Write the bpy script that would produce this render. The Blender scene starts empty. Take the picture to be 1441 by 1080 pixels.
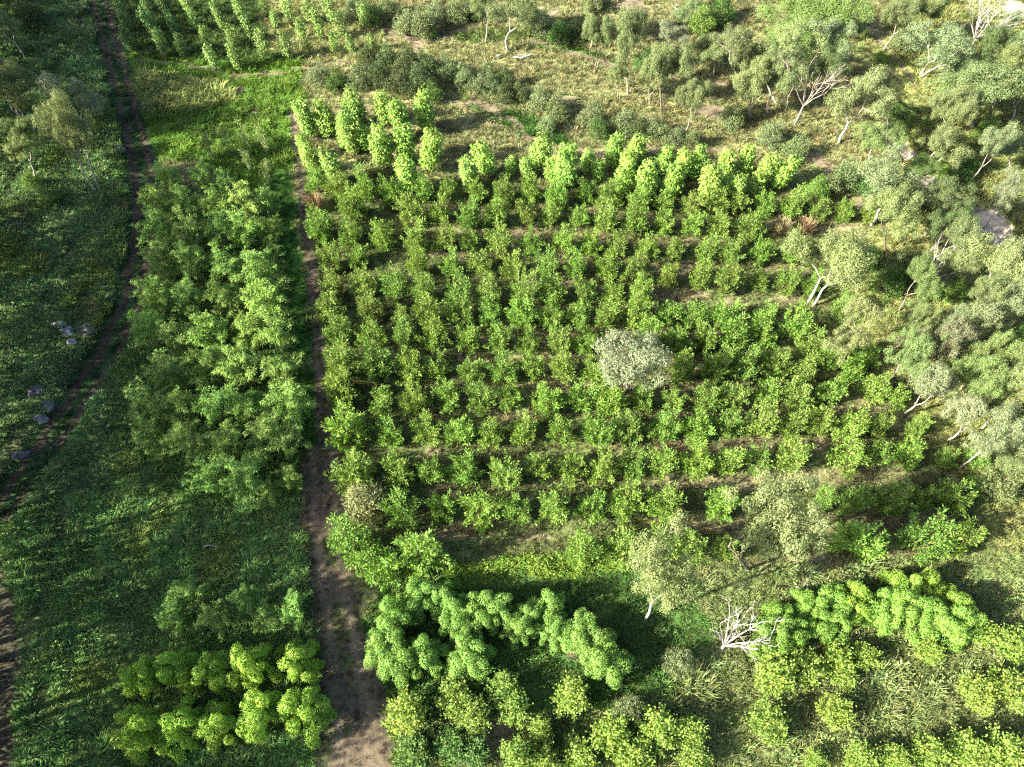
import bpy, math, random
import numpy as np
from mathutils import Vector, Matrix, Quaternion

random.seed(7)
RNG = np.random.default_rng(7)
scene = bpy.context.scene
COL = scene.collection
SC = scene

# ------------------------------------------------------------------ camera
CAM_H, PITCH, FPX = 50.0, math.radians(57.5), 998.0
PW, PH = 1441.0, 1080.0
cd = bpy.data.cameras.new("camera")
cam = bpy.data.objects.new("camera", cd)
COL.objects.link(cam)
cam.location = (0, 0, CAM_H)
cam.rotation_euler = (math.pi / 2 - PITCH, 0, 0)
cd.sensor_width = 36
cd.lens = 36 * FPX / PW
cd.clip_end = 3000
scene.camera = cam
CP, SP = math.cos(PITCH), math.sin(PITCH)


def ray(px, py):
    u, v = (px - PW / 2) / FPX, (PH / 2 - py) / FPX
    return np.array([u, CP + v * SP, -SP + v * CP])


def at(px, py, z=0.0):
    d = ray(px, py)
    t = (z - CAM_H) / d[2]
    return np.array([0, 0, CAM_H]) + d * t


def to_px(X, Y, Z=0.0):
    zc = Y * CP + (CAM_H - Z) * SP
    zc = np.maximum(zc, 1e-3)
    yc = Y * SP - (CAM_H - Z) * CP
    return PW / 2 + FPX * X / zc, PH / 2 - FPX * yc / zc


def ppm(py):
    """pixels of the photograph per metre on the ground at that picture row"""
    g = at(PW / 2, py)
    return FPX / (g[1] * CP + CAM_H * SP)


# ------------------------------------------------------------------ sun and sky
SUN_EL, SUN_DIR = math.radians(28.5), math.radians(20)      # light travels towards +x, 20 degrees forward
ldir = Vector((math.cos(SUN_EL) * math.cos(SUN_DIR), math.cos(SUN_EL) * math.sin(SUN_DIR), -math.sin(SUN_EL)))
sl = bpy.data.lights.new("sun", 'SUN')
sl.energy = 5.0
sl.angle = math.radians(0.55)
sl.color = (1.0, 0.925, 0.74)
so = bpy.data.objects.new("sun", sl)
COL.objects.link(so)
so.rotation_euler = ldir.to_track_quat('-Z', 'Y').to_euler()
so.location = (-60, -20, 80)
w = bpy.data.worlds.new("World")
scene.world = w
w.use_nodes = True
nt = w.node_tree
sky = nt.nodes.new('ShaderNodeTexSky')
sky.sky_type = 'NISHITA'
sky.sun_disc = False
sky.air_density = 0.75
sky.dust_density = 2.5
sky.sun_elevation = SUN_EL
to_sun = -ldir
sky.sun_rotation = math.atan2(to_sun.x, to_sun.y)
bg = nt.nodes['Background']
bg.inputs[1].default_value = 0.07
nt.links.new(sky.outputs[0], bg.inputs[0])

scene.view_settings.view_transform = 'Standard'
scene.view_settings.look = 'None'
scene.view_settings.exposure = 2.4
scene.view_settings.gamma = 1
scene.render.engine = 'CYCLES'
cy = scene.cycles
cy.max_bounces = 6
cy.diffuse_bounces = 3
cy.glossy_bounces = 2
cy.transmission_bounces = 4
cy.use_denoising = False
cy.filter_width = 1.2
cy.sample_clamp_indirect = 4.0
try:
    cy.denoiser = 'OPENIMAGEDENOISE'
except Exception:
    pass


# ------------------------------------------------------------------ value noise (numpy)
def vnoise(x, y, seed=0):
    x = np.asarray(x, float); y = np.asarray(y, float)
    xi = np.floor(x).astype(np.int64); yi = np.floor(y).astype(np.int64)
    fx = x - xi; fy = y - yi
    fx = fx * fx * (3 - 2 * fx); fy = fy * fy * (3 - 2 * fy)

    def h(a, b):
        n = (a * 374761393 + b * 668265263 + seed * 982451653) & 0x7fffffff
        n = ((n ^ (n >> 13)) * 1274126177) & 0x7fffffff
        n = n ^ (n >> 16)
        return (n & 0xffff) / 65535.0
    return (h(xi, yi) * (1 - fx) + h(xi + 1, yi) * fx) * (1 - fy) + (h(xi, yi + 1) * (1 - fx) + h(xi + 1, yi + 1) * fx) * fy


def fbm(x, y, seed=0, octs=3):
    a, s, t = 0.5, 0.0, 0.0
    for k in range(octs):
        s = s + a * vnoise(x * 2 ** k, y * 2 ** k, seed + k * 17)
        t += a
        a *= .55
    return s / t


# ------------------------------------------------------------------ materials
def new_mat(name):
    m = bpy.data.materials.new(name)
    m.use_nodes = True
    return m, m.node_tree, m.node_tree.nodes, m.node_tree.links


def leaf_material(name, source='OBJECT', fixed=(.1, .2, .05), trans=0.32, val=(.62, 1.38), rough=.6, spec=.22):
    m, t, N, L = new_mat(name)
    b = N['Principled BSDF']
    out = N['Material Output']
    if source == 'OBJECT':
        oi = N.new('ShaderNodeObjectInfo'); csock = oi.outputs['Color']
    elif source == 'INST':
        a = N.new('ShaderNodeAttribute'); a.attribute_type = 'INSTANCER'; a.attribute_name = 'tint'; csock = a.outputs['Color']
    else:
        r = N.new('ShaderNodeRGB'); r.outputs[0].default_value = (*fixed, 1); csock = r.outputs[0]
    g = N.new('ShaderNodeNewGeometry')
    mr = N.new('ShaderNodeMapRange')
    L.new(g.outputs['Random Per Island'], mr.inputs['Value'])
    mr.inputs['To Min'].default_value, mr.inputs['To Max'].default_value = val
    hs = N.new('ShaderNodeHueSaturation')
    L.new(csock, hs.inputs['Color'])
    L.new(mr.outputs[0], hs.inputs['Value'])
    mr2 = N.new('ShaderNodeMapRange')
    mlt = N.new('ShaderNodeMath'); mlt.operation = 'MULTIPLY'; mlt.inputs[1].default_value = 7.31
    fr = N.new('ShaderNodeMath'); fr.operation = 'FRACT'
    L.new(g.outputs['Random Per Island'], mlt.inputs[0]); L.new(mlt.outputs[0], fr.inputs[0])
    L.new(fr.outputs[0], mr2.inputs['Value'])
    mr2.inputs['To Min'].default_value, mr2.inputs['To Max'].default_value = .475, .525
    L.new(mr2.outputs[0], hs.inputs['Hue'])
    L.new(hs.outputs[0], b.inputs['Base Color'])
    b.inputs['Roughness'].default_value = rough
    b.inputs['Specular IOR Level'].default_value = spec
    tr = N.new('ShaderNodeBsdfTranslucent')
    hs2 = N.new('ShaderNodeHueSaturation'); hs2.inputs['Hue'].default_value = .49; hs2.inputs['Saturation'].default_value = 1.1; hs2.inputs['Value'].default_value = 1.25
    L.new(hs.outputs[0], hs2.inputs['Color']); L.new(hs2.outputs[0], tr.inputs['Color'])
    mx = N.new('ShaderNodeMixShader'); mx.inputs[0].default_value = trans
    L.new(b.outputs[0], mx.inputs[1]); L.new(tr.outputs[0], mx.inputs[2]); L.new(mx.outputs[0], out.inputs[0])
    return m


def bark_material(name, c1, c2, scale=3.0):
    m, t, N, L = new_mat(name)
    b = N['Principled BSDF']
    tc = N.new('ShaderNodeTexCoord'); mp = N.new('ShaderNodeMapping'); mp.inputs['Scale'].default_value = (scale, scale, scale * .35)
    nz = N.new('ShaderNodeTexNoise'); nz.inputs['Scale'].default_value = 2.0; nz.inputs['Detail'].default_value = 5
    L.new(tc.outputs['Object'], mp.inputs[0]); L.new(mp.outputs[0], nz.inputs['Vector'])
    cr = N.new('ShaderNodeValToRGB'); cr.color_ramp.elements[0].position = .38; cr.color_ramp.elements[1].position = .62
    cr.color_ramp.elements[0].color = (*c2, 1); cr.color_ramp.elements[1].color = (*c1, 1)
    L.new(nz.outputs[0], cr.inputs[0]); L.new(cr.outputs[0], b.inputs['Base Color'])
    bp = N.new('ShaderNodeBump'); bp.inputs['Strength'].default_value = .4; bp.inputs['Distance'].default_value = .02
    L.new(nz.outputs[0], bp.inputs['Height']); L.new(bp.outputs[0], b.inputs['Normal'])
    b.inputs['Roughness'].default_value = .85
    return m


M_LEAF = leaf_material('leaf_by_tree')
M_SOFT = leaf_material('fine_leaf_by_tree', trans=.2, val=(.8, 1.2))
M_TIP = leaf_material('yellow_new_leaves', 'FIXED', (.235, .33, .060), .35, (.7, 1.2))
M_GRASS = leaf_material('grass_blades', 'INST', trans=.3, val=(.65, 1.35), spec=.12)
M_BARK_WHITE = bark_material('pale_gum_bark', (.42, .39, .345), (.22, .195, .16))
M_BARK_DARK = bark_material('dark_bark', (.16, .12, .09), (.07, .055, .04))
M_BARK_GREY = bark_material('grey_bark', (.34, .30, .26), (.18, .15, .12))
M_BARK_DEAD = bark_material('bleached_dead_wood', (.36, .345, .32), (.19, .18, .16))
M_CULM = bark_material('bamboo_culm', (.30, .36, .16), (.16, .22, .09))
M_STEM = bark_material('brown_stem', (.14, .11, .06), (.07, .06, .03))


# ------------------------------------------------------------------ mesh builders
def mesh_from(name, V, F4, mats, midx=None, F3=None, smooth=False):
    me = bpy.data.meshes.new(name)
    V = np.asarray(V, np.float32)
    F4 = np.asarray(F4, np.int32).reshape(-1, 4)
    n4 = len(F4)
    me.vertices.add(len(V))
    me.vertices.foreach_set('co', V.ravel())
    me.loops.add(n4 * 4)
    me.loops.foreach_set('vertex_index', F4.ravel())
    me.polygons.add(n4)
    me.polygons.foreach_set('loop_start', np.arange(0, n4 * 4, 4, dtype=np.int32))
    if midx is not None:
        me.polygons.foreach_set('material_index', np.asarray(midx, np.int32))
    if smooth:
        me.polygons.foreach_set('use_smooth', np.ones(n4, bool))
    for m in mats:
        me.materials.append(m)
    me.update(calc_edges=True)
    return me


def unit(a):
    a = np.asarray(a, float)
    return a / np.maximum(np.linalg.norm(a, axis=-1, keepdims=True), 1e-9)


class Leaves:
    def __init__(self):
        self.P, self.D, self.N, self.L, self.W, self.M = [], [], [], [], [], []

    def add(self, P, D, N, L, W, M=0):
        n = len(P)
        self.P.append(np.asarray(P, float)); self.D.append(unit(D)); self.N.append(np.asarray(N, float))
        self.L.append(np.broadcast_to(L, (n,)).astype(float)); self.W.append(np.broadcast_to(W, (n,)).astype(float))
        self.M.append(np.broadcast_to(M, (n,)))

    def arrays(self):
        P, D, N = np.concatenate(self.P), np.concatenate(self.D), np.concatenate(self.N)
        L, W, M = np.concatenate(self.L)[:, None], np.concatenate(self.W)[:, None], np.concatenate(self.M)
        S = unit(np.cross(D, N))
        U = unit(np.cross(S, D))
        mid = P + D * L * .45
        V = np.stack([P, mid + S * W * .5 - U * W * .12, P + D * L - U * L * .08, mid - S * W * .5 - U * W * .12], 1).reshape(-1, 3)
        F = np.arange(len(P) * 4).reshape(-1, 4)
        return V, F, M

    def mesh(self, name, mats):
        V, F, M = self.arrays()
        return mesh_from(name, V, F, mats, M)


class Tubes:
    def __init__(self, sides=6):
        self.V, self.F, self.n, self.k = [], [], 0, sides

    def add(self, pts, radii):
        pts = np.asarray(pts, float)
        k = self.k
        T = unit(np.gradient(pts, axis=0))
        ref = np.array([1., 0, 0]) if abs(T[0][0]) < .8 else np.array([0, 1., 0])
        A = unit(np.cross(T, ref)); B = np.cross(T, A)
        ang = np.arange(k) * 2 * math.pi / k
        ring = pts[:, None, :] + (A[:, None, :] * np.cos(ang)[None, :, None] + B[:, None, :] * np.sin(ang)[None, :, None]) * np.asarray(radii)[:, None, None]
        m = len(pts)
        self.V.append(ring.reshape(-1, 3))
        for i in range(m - 1):
            for j in range(k):
                a = self.n + i * k + j; b = self.n + i * k + (j + 1) % k
                self.F.append((a, b, b + k, a + k))
        self.n += m * k

    def mesh(self, name, mat):
        return mesh_from(name, np.concatenate(self.V), self.F, [mat], smooth=True)


def rand_dirs(rng, n):
    return unit(rng.normal(size=(n, 3)))


def bez(p0, p1, p2, n):
    t = np.linspace(0, 1, n)[:, None]
    return (1 - t) ** 2 * p0 + 2 * t * (1 - t) * p1 + t ** 2 * p2


# ---- orchard tree: many stems in a vase, feathery side sprays --------------
def proto_orchard(seed, H=2.9, R=1.22, nst=19, lmat=None):
    rng = np.random.default_rng(seed)
    lv, tb = Leaves(), Tubes(5)

    def plume(pts, n, u0, rad):
        m = len(pts) - 1
        T = unit(np.gradient(pts, axis=0))
        u = rng.uniform(u0, 1.0, n) ** .85
        i0 = np.minimum((u * m).astype(int), m - 1)
        c = pts[i0] + (pts[i0 + 1] - pts[i0]) * (u * m - i0)[:, None]
        t = T[i0]
        q = rand_dirs(rng, n)
        q = unit(q - t * (q * t).sum(1, keepdims=True))
        r = rad * (.25 + .95 * np.sin(np.clip((u - u0 + .08) / (1.06 - u0), 0, 1) * math.pi * .86)) * rng.uniform(.2, 1, n)
        lv.add(c + q * r[:, None], t * .75 + q * .75 + rng.normal(size=(n, 3)) * .18, q * .55 + np.array([0, 0, .75]) + rng.normal(size=(n, 3)) * .3,
               rng.uniform(.15, .25, n), rng.uniform(.055, .085, n))
    for i in range(nst):
        a = i * 2.399 + rng.uniform(-.3, .3)
        k = math.sqrt((i + .3) / nst) * rng.uniform(.85, 1.1)
        rr = R * k
        h = H * (1.06 - .50 * k ** 2) * rng.uniform(.62, 1.16)
        o = np.array([math.cos(a), math.sin(a), 0])
        e = o * rr + [0, 0, h]
        pts = bez(o * .06, o * rr * .72 + [0, 0, h * .32], e, 9)
        tb.add(pts, np.linspace(.03, .008, 9))
        plume(pts, 78, .34, .165)
        for q in range(4):
            b = pts[rng.integers(2, 8)]
            d = unit(o * rng.uniform(.2, 1) + rand_dirs(rng, 1)[0] * .8 + [0, 0, .35])
            ln = rng.uniform(.35, .8)
            plume(bez(b, b + d * ln * .55, b + d * ln + [0, 0, .2], 5), 30, .1, .115)
    return lv.mesh('orchard_crown', [lmat or M_LEAF]), tb.mesh('orchard_stems', M_STEM), H * .50, R


# ---- leafy column: broad drooping leaves on upright stems -------------------
def proto_column(seed, H=4.5, R=1.15, nst=5, nleaf=560, ls=.235):
    rng = np.random.default_rng(seed)
    lv, tb = Leaves(), Tubes(5)
    for i in range(nst):
        a = 2 * math.pi * i / nst + rng.uniform(-.4, .4)
        rr = R * rng.uniform(.25, .62) if i else 0.08
        h = H * (rng.uniform(.62, 1.0) if i else 1.0)
        e = np.array([math.cos(a) * rr, math.sin(a) * rr, h])
        pts = bez(np.array([math.cos(a) * .08, math.sin(a) * .08, 0]), np.array([math.cos(a) * rr * .9, math.sin(a) * rr * .9, h * .4]), e, 8)
        tb.add(pts, np.linspace(.045, .012, 8))
        n = nleaf
        u = rng.uniform(.18, 1, n) ** .85
        idx = u * 7
        i0 = np.minimum(idx.astype(int), 6)
        P0 = pts[i0] + (pts[i0 + 1] - pts[i0]) * (idx - i0)[:, None]
        # whorls: bunches of leaves
        prof = (.45 + .55 * np.sin(np.clip(u, 0, 1) * math.pi * .82)) * R * .62
        th = rng.uniform(0, 2 * math.pi, n)
        bunch = .72 + .28 * np.sin(u * 26 + i * 1.7 + th * 2)
        r = prof * rng.uniform(.35, 1, n) ** .5 * bunch
        dirh = np.stack([np.cos(th), np.sin(th), np.zeros(n)], 1)
        P = P0 + dirh * r[:, None] + np.array([0, 0, .1])
        D = dirh * .9 + np.array([0, 0, -.45]) + rng.normal(size=(n, 3)) * .35
        N = dirh * .55 + np.array([0, 0, .9]) + rng.normal(size=(n, 3)) * .35
        lv.add(P, D, N, rng.uniform(.7, 1.2, n) * ls, rng.uniform(.45, .75, n) * ls)
    return lv.mesh('column_crown', [M_LEAF]), tb.mesh('column_stems', M_STEM), H * .58, R


# ---- bamboo clump: arching culms with leaf plumes ----------------------------
def proto_bamboo(seed, H=5.6, R=2.3, ncul=17, nleaf=330, bare=3):
    rng = np.random.default_rng(seed)
    lv, tb = Leaves(), Tubes(4)

    def feather(pts, n, u0, rad, sc=1.0):
        m = len(pts) - 1
        T = unit(np.gradient(pts, axis=0))
        u = u0 + (1 - u0) * rng.uniform(0, 1, n) ** .75
        i0 = np.minimum((u * m).astype(int), m - 1)
        c = pts[i0] + (pts[i0 + 1] - pts[i0]) * (u * m - i0)[:, None]
        q = rng.normal(size=(n, 3)) * [1, 1, .55]
        w = rad * (.35 + .65 * np.sin(np.clip((u - u0) / (1 - u0) * .9 + .1, 0, 1) * math.pi))
        P = c + q * w[:, None] - np.array([0, 0, 1]) * (np.abs(rng.normal(size=n)) * w * .5)[:, None]
        D = T[i0] * .55 + q * .45 + np.array([0, 0, -.45]) + rng.normal(size=(n, 3)) * .3
        N = np.array([0, 0, 1.0]) + q * .35 + rng.normal(size=(n, 3)) * .3
        lv.add(P, D, N, rng.uniform(.20, .36, n) * sc, rng.uniform(.05, .08, n) * sc)
    for i in range(ncul):
        a = i * 2.399 + rng.uniform(-.5, .5)
        k = math.sqrt((i + .4) / ncul)
        rr = R * k * rng.uniform(.8, 1.12)
        h = H * (1.0 - .45 * k * k) * rng.uniform(.66, 1.1)
        o = np.array([math.cos(a), math.sin(a), 0])
        b = o * .3 * rng.uniform(.2, 1)
        e = o * rr + [0, 0, h - .35 * k]
        pts = bez(b, o * rr * .30 + [0, 0, h * 1.12], e, 12)
        if i >= ncul - bare:
            e = o * rr * .7 + [0, 0, h * 1.35]; pts = bez(b, e * .5 + [0, 0, .5], e, 12)
        tb.add(pts, np.linspace(.032, .012, 12))
        if i >= ncul - bare:
            feather(pts, nleaf // 9, .5, .10, .8)
            continue
        feather(pts, nleaf // 2, .40, .15)
        for q in range(4):
            p = pts[rng.integers(4, 11)]
            d = unit(o * rng.uniform(.2, 1) + rand_dirs(rng, 1)[0] * .9 + [0, 0, .2])
            ln = rng.uniform(.5, 1.1)
            feather(bez(p, p + d * ln * .6 + [0, 0, .12], p + d * ln - [0, 0, .22 * ln], 6), nleaf // 8, .15, .09)
    return lv.mesh('bamboo_crown', [M_LEAF]), tb.mesh('bamboo_culms', M_CULM), H * .62, R


# ---- fluffy bamboo: rounded billowing lobes ----------------------------------
def proto_fluffy(seed, H=3.2, R=1.35, nl=17, per=620):
    rng = np.random.default_rng(seed)
    lv, tb = Leaves(), Tubes(5)
    for i in range(nl):
        a = i * 2.399 + rng.uniform(-.45, .45)
        k = math.sqrt((i + .4) / nl)
        rr = R * .86 * k * rng.uniform(.8, 1.15)
        top = H * (1.02 - .58 * k * k) * rng.uniform(.66, 1.14)
        out = np.array([math.cos(a), math.sin(a), 0])
        c = out * rr + [0, 0, top]
        rad = rng.uniform(.22, .40)
        tb.add(bez(out * .1, out * rr * .4 + [0, 0, top * .8], c - [0, 0, .2], 7), np.linspace(.03, .01, 7))
        # a lobe is a short hanging string of two to four tufted balls
        m = rng.integers(2, 5)
        for q in range(m):
            rq = rad * (1 - .10 * q) * rng.uniform(.85, 1.15)
            cq = c + [0, 0, -rq - q * rad * .95] + out * (q * rad * .35) + rng.normal(size=3) * rad * .25
            n = int(per * (rq / .4) ** 2 * .8)
            dv = rand_dirs(rng, n)
            bump = 1 + .13 * np.sin(dv[:, 0] * 9 + i) * np.sin(dv[:, 1] * 9 + q) + .08 * np.sin(dv[:, 2] * 14 + i)
            P = cq + dv * (rq * rng.uniform(.80, 1.04, n) * bump)[:, None]
            D = np.array([0, 0, -.6]) + rng.normal(size=(n, 3)) * .5
            D = D - dv * (D * dv).sum(1, keepdims=True) * .9 + dv * .18
            N = dv * 1.25 + rng.normal(size=(n, 3)) * .3
            keep = P[:, 2] > .05
            lv.add(P[keep], D[keep], N[keep], rng.uniform(.10, .18, n)[keep], rng.uniform(.03, .05, n)[keep])
    # loose shaded leaves filling the inside
    n = 900
    dv = rand_dirs(rng, n)
    P = dv * (rng.uniform(.1, .72, n)[:, None] * [R, R, H * .42]) + [0, 0, H * .42]
    lv.add(P, dv + [0, 0, -.5], dv + rng.normal(size=(n, 3)) * .5, rng.uniform(.12, .2, n), rng.uniform(.03, .05, n))
    return lv.mesh('fluffy_crown', [M_SOFT]), tb.mesh('fluffy_culms', M_CULM), H * .5, R


# ---- gum tree -----------------------------------------------------------------
def proto_gum(seed, H=9.0, R=2.9, bark=None, clump=(.45, .95), nleaf=290, fork=.36, dense=1.0, extra=10, bare=0.0, two=False, leafL=.2):
    rng = np.random.default_rng(seed)
    segs, ends = [], []

    def grow(p, d, ln, r, depth):
        n = 5
        pts = [p]
        for i in range(n):
            d = unit(d + rng.normal(size=3) * .16 + np.array([0, 0, .05]))
            p = p + d * ln / n
            pts.append(p)
        r1 = r * .66
        segs.append((np.array(pts), np.linspace(r, r1, n + 1)))
        if depth == 0:
            ends.append(p); return
        if depth <= 2:
            ends.append(np.array(pts[3]) + rng.normal(size=3) * .25)
        if depth in (1, 2, 3) and rng.uniform() < .6:
            ends.append(np.array(pts[4]) + rng.normal(size=3) * [.9, .9, .5])
        m = 3 if rng.uniform() < .45 else 2
        ph = rng.uniform(0, 2 * math.pi)
        for j in range(m):
            aa = ph + 2 * math.pi * j / m + rng.uniform(-.4, .4)
            side = unit(np.cross(d, [.3, .2, 1]) if abs(d[2]) < .95 else np.array([1., 0, 0]))
            s2 = np.cross(d, side)
            sp = rng.uniform(.45, .9)
            grow(p, unit(d + (side * math.cos(aa) + s2 * math.sin(aa)) * sp + np.array([0, 0, .12])), ln * rng.uniform(.6, .82), r1 * .74, depth - 1)
    starts = [(-.25, -.08), (.25, .08)] if two else [(0, 0)]
    for sx, sy in starts:
        grow(np.array([sx, sy, -.15]), unit([sx * .5 + rng.normal() * .06, sy * .5 + rng.normal() * .06, 1]), H * fork, .15 if two else .19, 3 if two else 4)
    E = np.array(ends)
    hz = E[:, 2].max() + .4
    top = E[E[:, 2] > hz * .42]
    lo, hi = np.percentile(top[:, :2], 4, axis=0), np.percentile(top[:, :2], 96, axis=0)
    cen = (lo + hi) / 2
    sxy = (R - .35) / np.maximum((hi - lo) / 2, .6)
    sz = H / hz

    def fit(a):
        a = np.array(a, float)
        tz = np.clip(a[:, 2] / (H * fork * 1.15), 0, 1)[:, None] ** 1.7
        a[:, :2] = a[:, :2] * (1 + (sxy - 1) * tz) - cen * sxy * tz
        a[:, 2] *= sz
        return a
    tb = Tubes(6)
    for pts, r in segs:
        tb.add(fit(pts), np.maximum(r, .016))
    E = fit(E)
    lv = Leaves()
    ex = []
    for _ in range(extra):
        q = E[rng.integers(len(E))] + rng.normal(size=3) * [.7, .7, .3] - [0, 0, rng.uniform(0, 1.0)]
        ex.append(q)
    for p in np.concatenate([E, np.array(ex).reshape(-1, 3)]):
        if rng.uniform() < bare or p[2] < H * .46:
            continue
        rc = rng.uniform(*clump)
        n = int(nleaf * (rc / .7) ** 2 * dense)
        dv = rand_dirs(rng, n)
        P = p + dv * (rc * rng.uniform(.55, 1.05, n))[:, None] * [1, 1, .78] * (1 + .2 * np.sin(dv * 8 + p))
        D = np.array([0, 0, -.6]) + rng.normal(size=(n, 3)) * .5
        D = D - dv * (D * dv).sum(1, keepdims=True) * .85 + dv * .15
        N = dv * 1.2 + rng.normal(size=(n, 3)) * .38 + np.array([0, 0, .2])
        lv.add(P, D, N, rng.uniform(.7, 1.3, n) * leafL, rng.uniform(.28, .42, n) * leafL)
    return lv.mesh('gum_crown', [M_LEAF]), tb.mesh('gum_trunk', bark or M_BARK_WHITE), H * .68, R


# ---- scrub bush ------------------------------------------------------------------
def proto_scrub(seed, H=2.9, R=1.45, nc=20, per=190, leafL=.17):
    rng = np.random.default_rng(seed)
    lv, tb = Leaves(), Tubes(5)
    for i in range(nc):
        a = i * 2.399
        k = math.sqrt((i + .5) / nc)
        top = H * (1 - .62 * k ** 2.2) * rng.uniform(.6, 1.08)
        c = np.array([math.cos(a) * R * .8 * k, math.sin(a) * R * .8 * k, max(.3, top)])
        tb.add(bez(np.array([0, 0, 0.]), c * [.4, .4, .6], c, 6), np.linspace(.05, .012, 6))
        rc = rng.uniform(.34, .62)
        n = int(per * (rc / .5) ** 2)
        dv = rand_dirs(rng, n)
        dv[:, 2] = dv[:, 2] * .9
        P = c - [0, 0, rc * .6] + dv * (rc * rng.uniform(.35, 1.05, n) ** .5)[:, None] * [1, 1, 1.25]
        D = rng.normal(size=(n, 3)) * .6 + [0, 0, .1]
        D = D - dv * (D * dv).sum(1, keepdims=True) * .8 + dv * .2
        N = dv * 1.2 + rng.normal(size=(n, 3)) * .4 + [0, 0, .2]
        keep = P[:, 2] > .03
        lv.add(P[keep], D[keep], N[keep], rng.uniform(.7, 1.3, n)[keep] * leafL, rng.uniform(.3, .5, n)[keep] * leafL)
    return lv.mesh('scrub_crown', [M_LEAF]), tb.mesh('scrub_stems', M_BARK_DARK), H * .52, R


# ---- sapling with broad leaves and yellow new growth -------------------------------
def proto_sapling(seed, H=2.6, R=1.15, nb=24, per=100, tips=.34, ls=.155):
    rng = np.random.default_rng(seed)
    lv, tb = Leaves(), Tubes(5)
    for i in range(nb):
        a = i * 2.399 + rng.uniform(-.3, .3)
        k = math.sqrt((i + .3) / nb)
        h = H * (1.02 - .45 * k * k) * rng.uniform(.72, 1.08)
        e = np.array([math.cos(a) * R * k, math.sin(a) * R * k, h])
        pts = bez(np.array([0, 0, 0.]), e * [.5, .5, .45], e, 8)
        tb.add(pts, np.linspace(.035, .008, 8))
        n = per
        u = rng.uniform(.25, 1.03, n) ** .7
        i0 = np.minimum((u * 7).astype(int), 6)
        P = pts[i0] + (pts[i0 + 1] - pts[i0]) * (u * 7 - i0)[:, None] + rng.normal(size=(n, 3)) * .13
        dv = rand_dirs(rng, n)
        D = dv * .9 + unit(e) * .5 + [0, 0, -.15]
        N = rng.normal(size=(n, 3)) * .5 + [0, 0, 1]
        M = ((u > .70) & (rng.uniform(size=n) < tips)).astype(int)
        lv.add(P, D, N, rng.uniform(.7, 1.2, n) * ls, rng.uniform(.5, .75, n) * ls, M)
    return lv.mesh('sapling_crown', [M_LEAF, M_TIP]), tb.mesh('sapling_stems', M_STEM), H * .55, R


# ------------------------------------------------------------------ things
def tag(o, label=None, cat=None, group=None, kind=None):
    if label: o['label'] = label
    if cat: o['category'] = cat
    if group: o['group'] = group
    if kind: o['kind'] = kind


def proto_objects(mk):
    crown, trunk, hc, R = mk
    return dict(crown=crown, trunk=trunk, hc=hc, R=R)


def plant(name, label, cat, group, proto, X, Y, sxy, sz, rz, color, lean=None, Z=None):
    t = bpy.data.objects.new(name, None)
    t.empty_display_size = .3
    COL.objects.link(t)
    t.location = (X, Y, ground_z(X, Y) if Z is None else Z)
    q = Quaternion((0, 0, 1), rz)
    if lean is not None:
        v = Vector((lean[0], lean[1], 1)).normalized()
        q = Vector((0, 0, 1)).rotation_difference(v) @ q
    t.rotation_mode = 'QUATERNION'
    t.rotation_quaternion = q
    t.scale = (sxy, sxy, sz)
    tag(t, label, cat, group)
    for part in ('trunk', 'crown'):
        if part not in proto or proto[part] is None:
            continue
        c = bpy.data.objects.new(part, proto[part])
        COL.objects.link(c)
        c.parent = t
        if part == 'crown':
            c.color = (*color, 1)
    return t


ORD = ("zeroth first second third fourth fifth sixth seventh eighth ninth tenth eleventh twelfth thirteenth fourteenth fifteenth "
       "sixteenth seventeenth eighteenth nineteenth twentieth twenty-first twenty-second twenty-third twenty-fourth").split()


def jit(c, s=.12, r=random):
    k = 1 + r.uniform(-s, s)
    return tuple(max(.004, v * k * (1 + r.uniform(-s * .5, s * .5))) for v in c)


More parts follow.
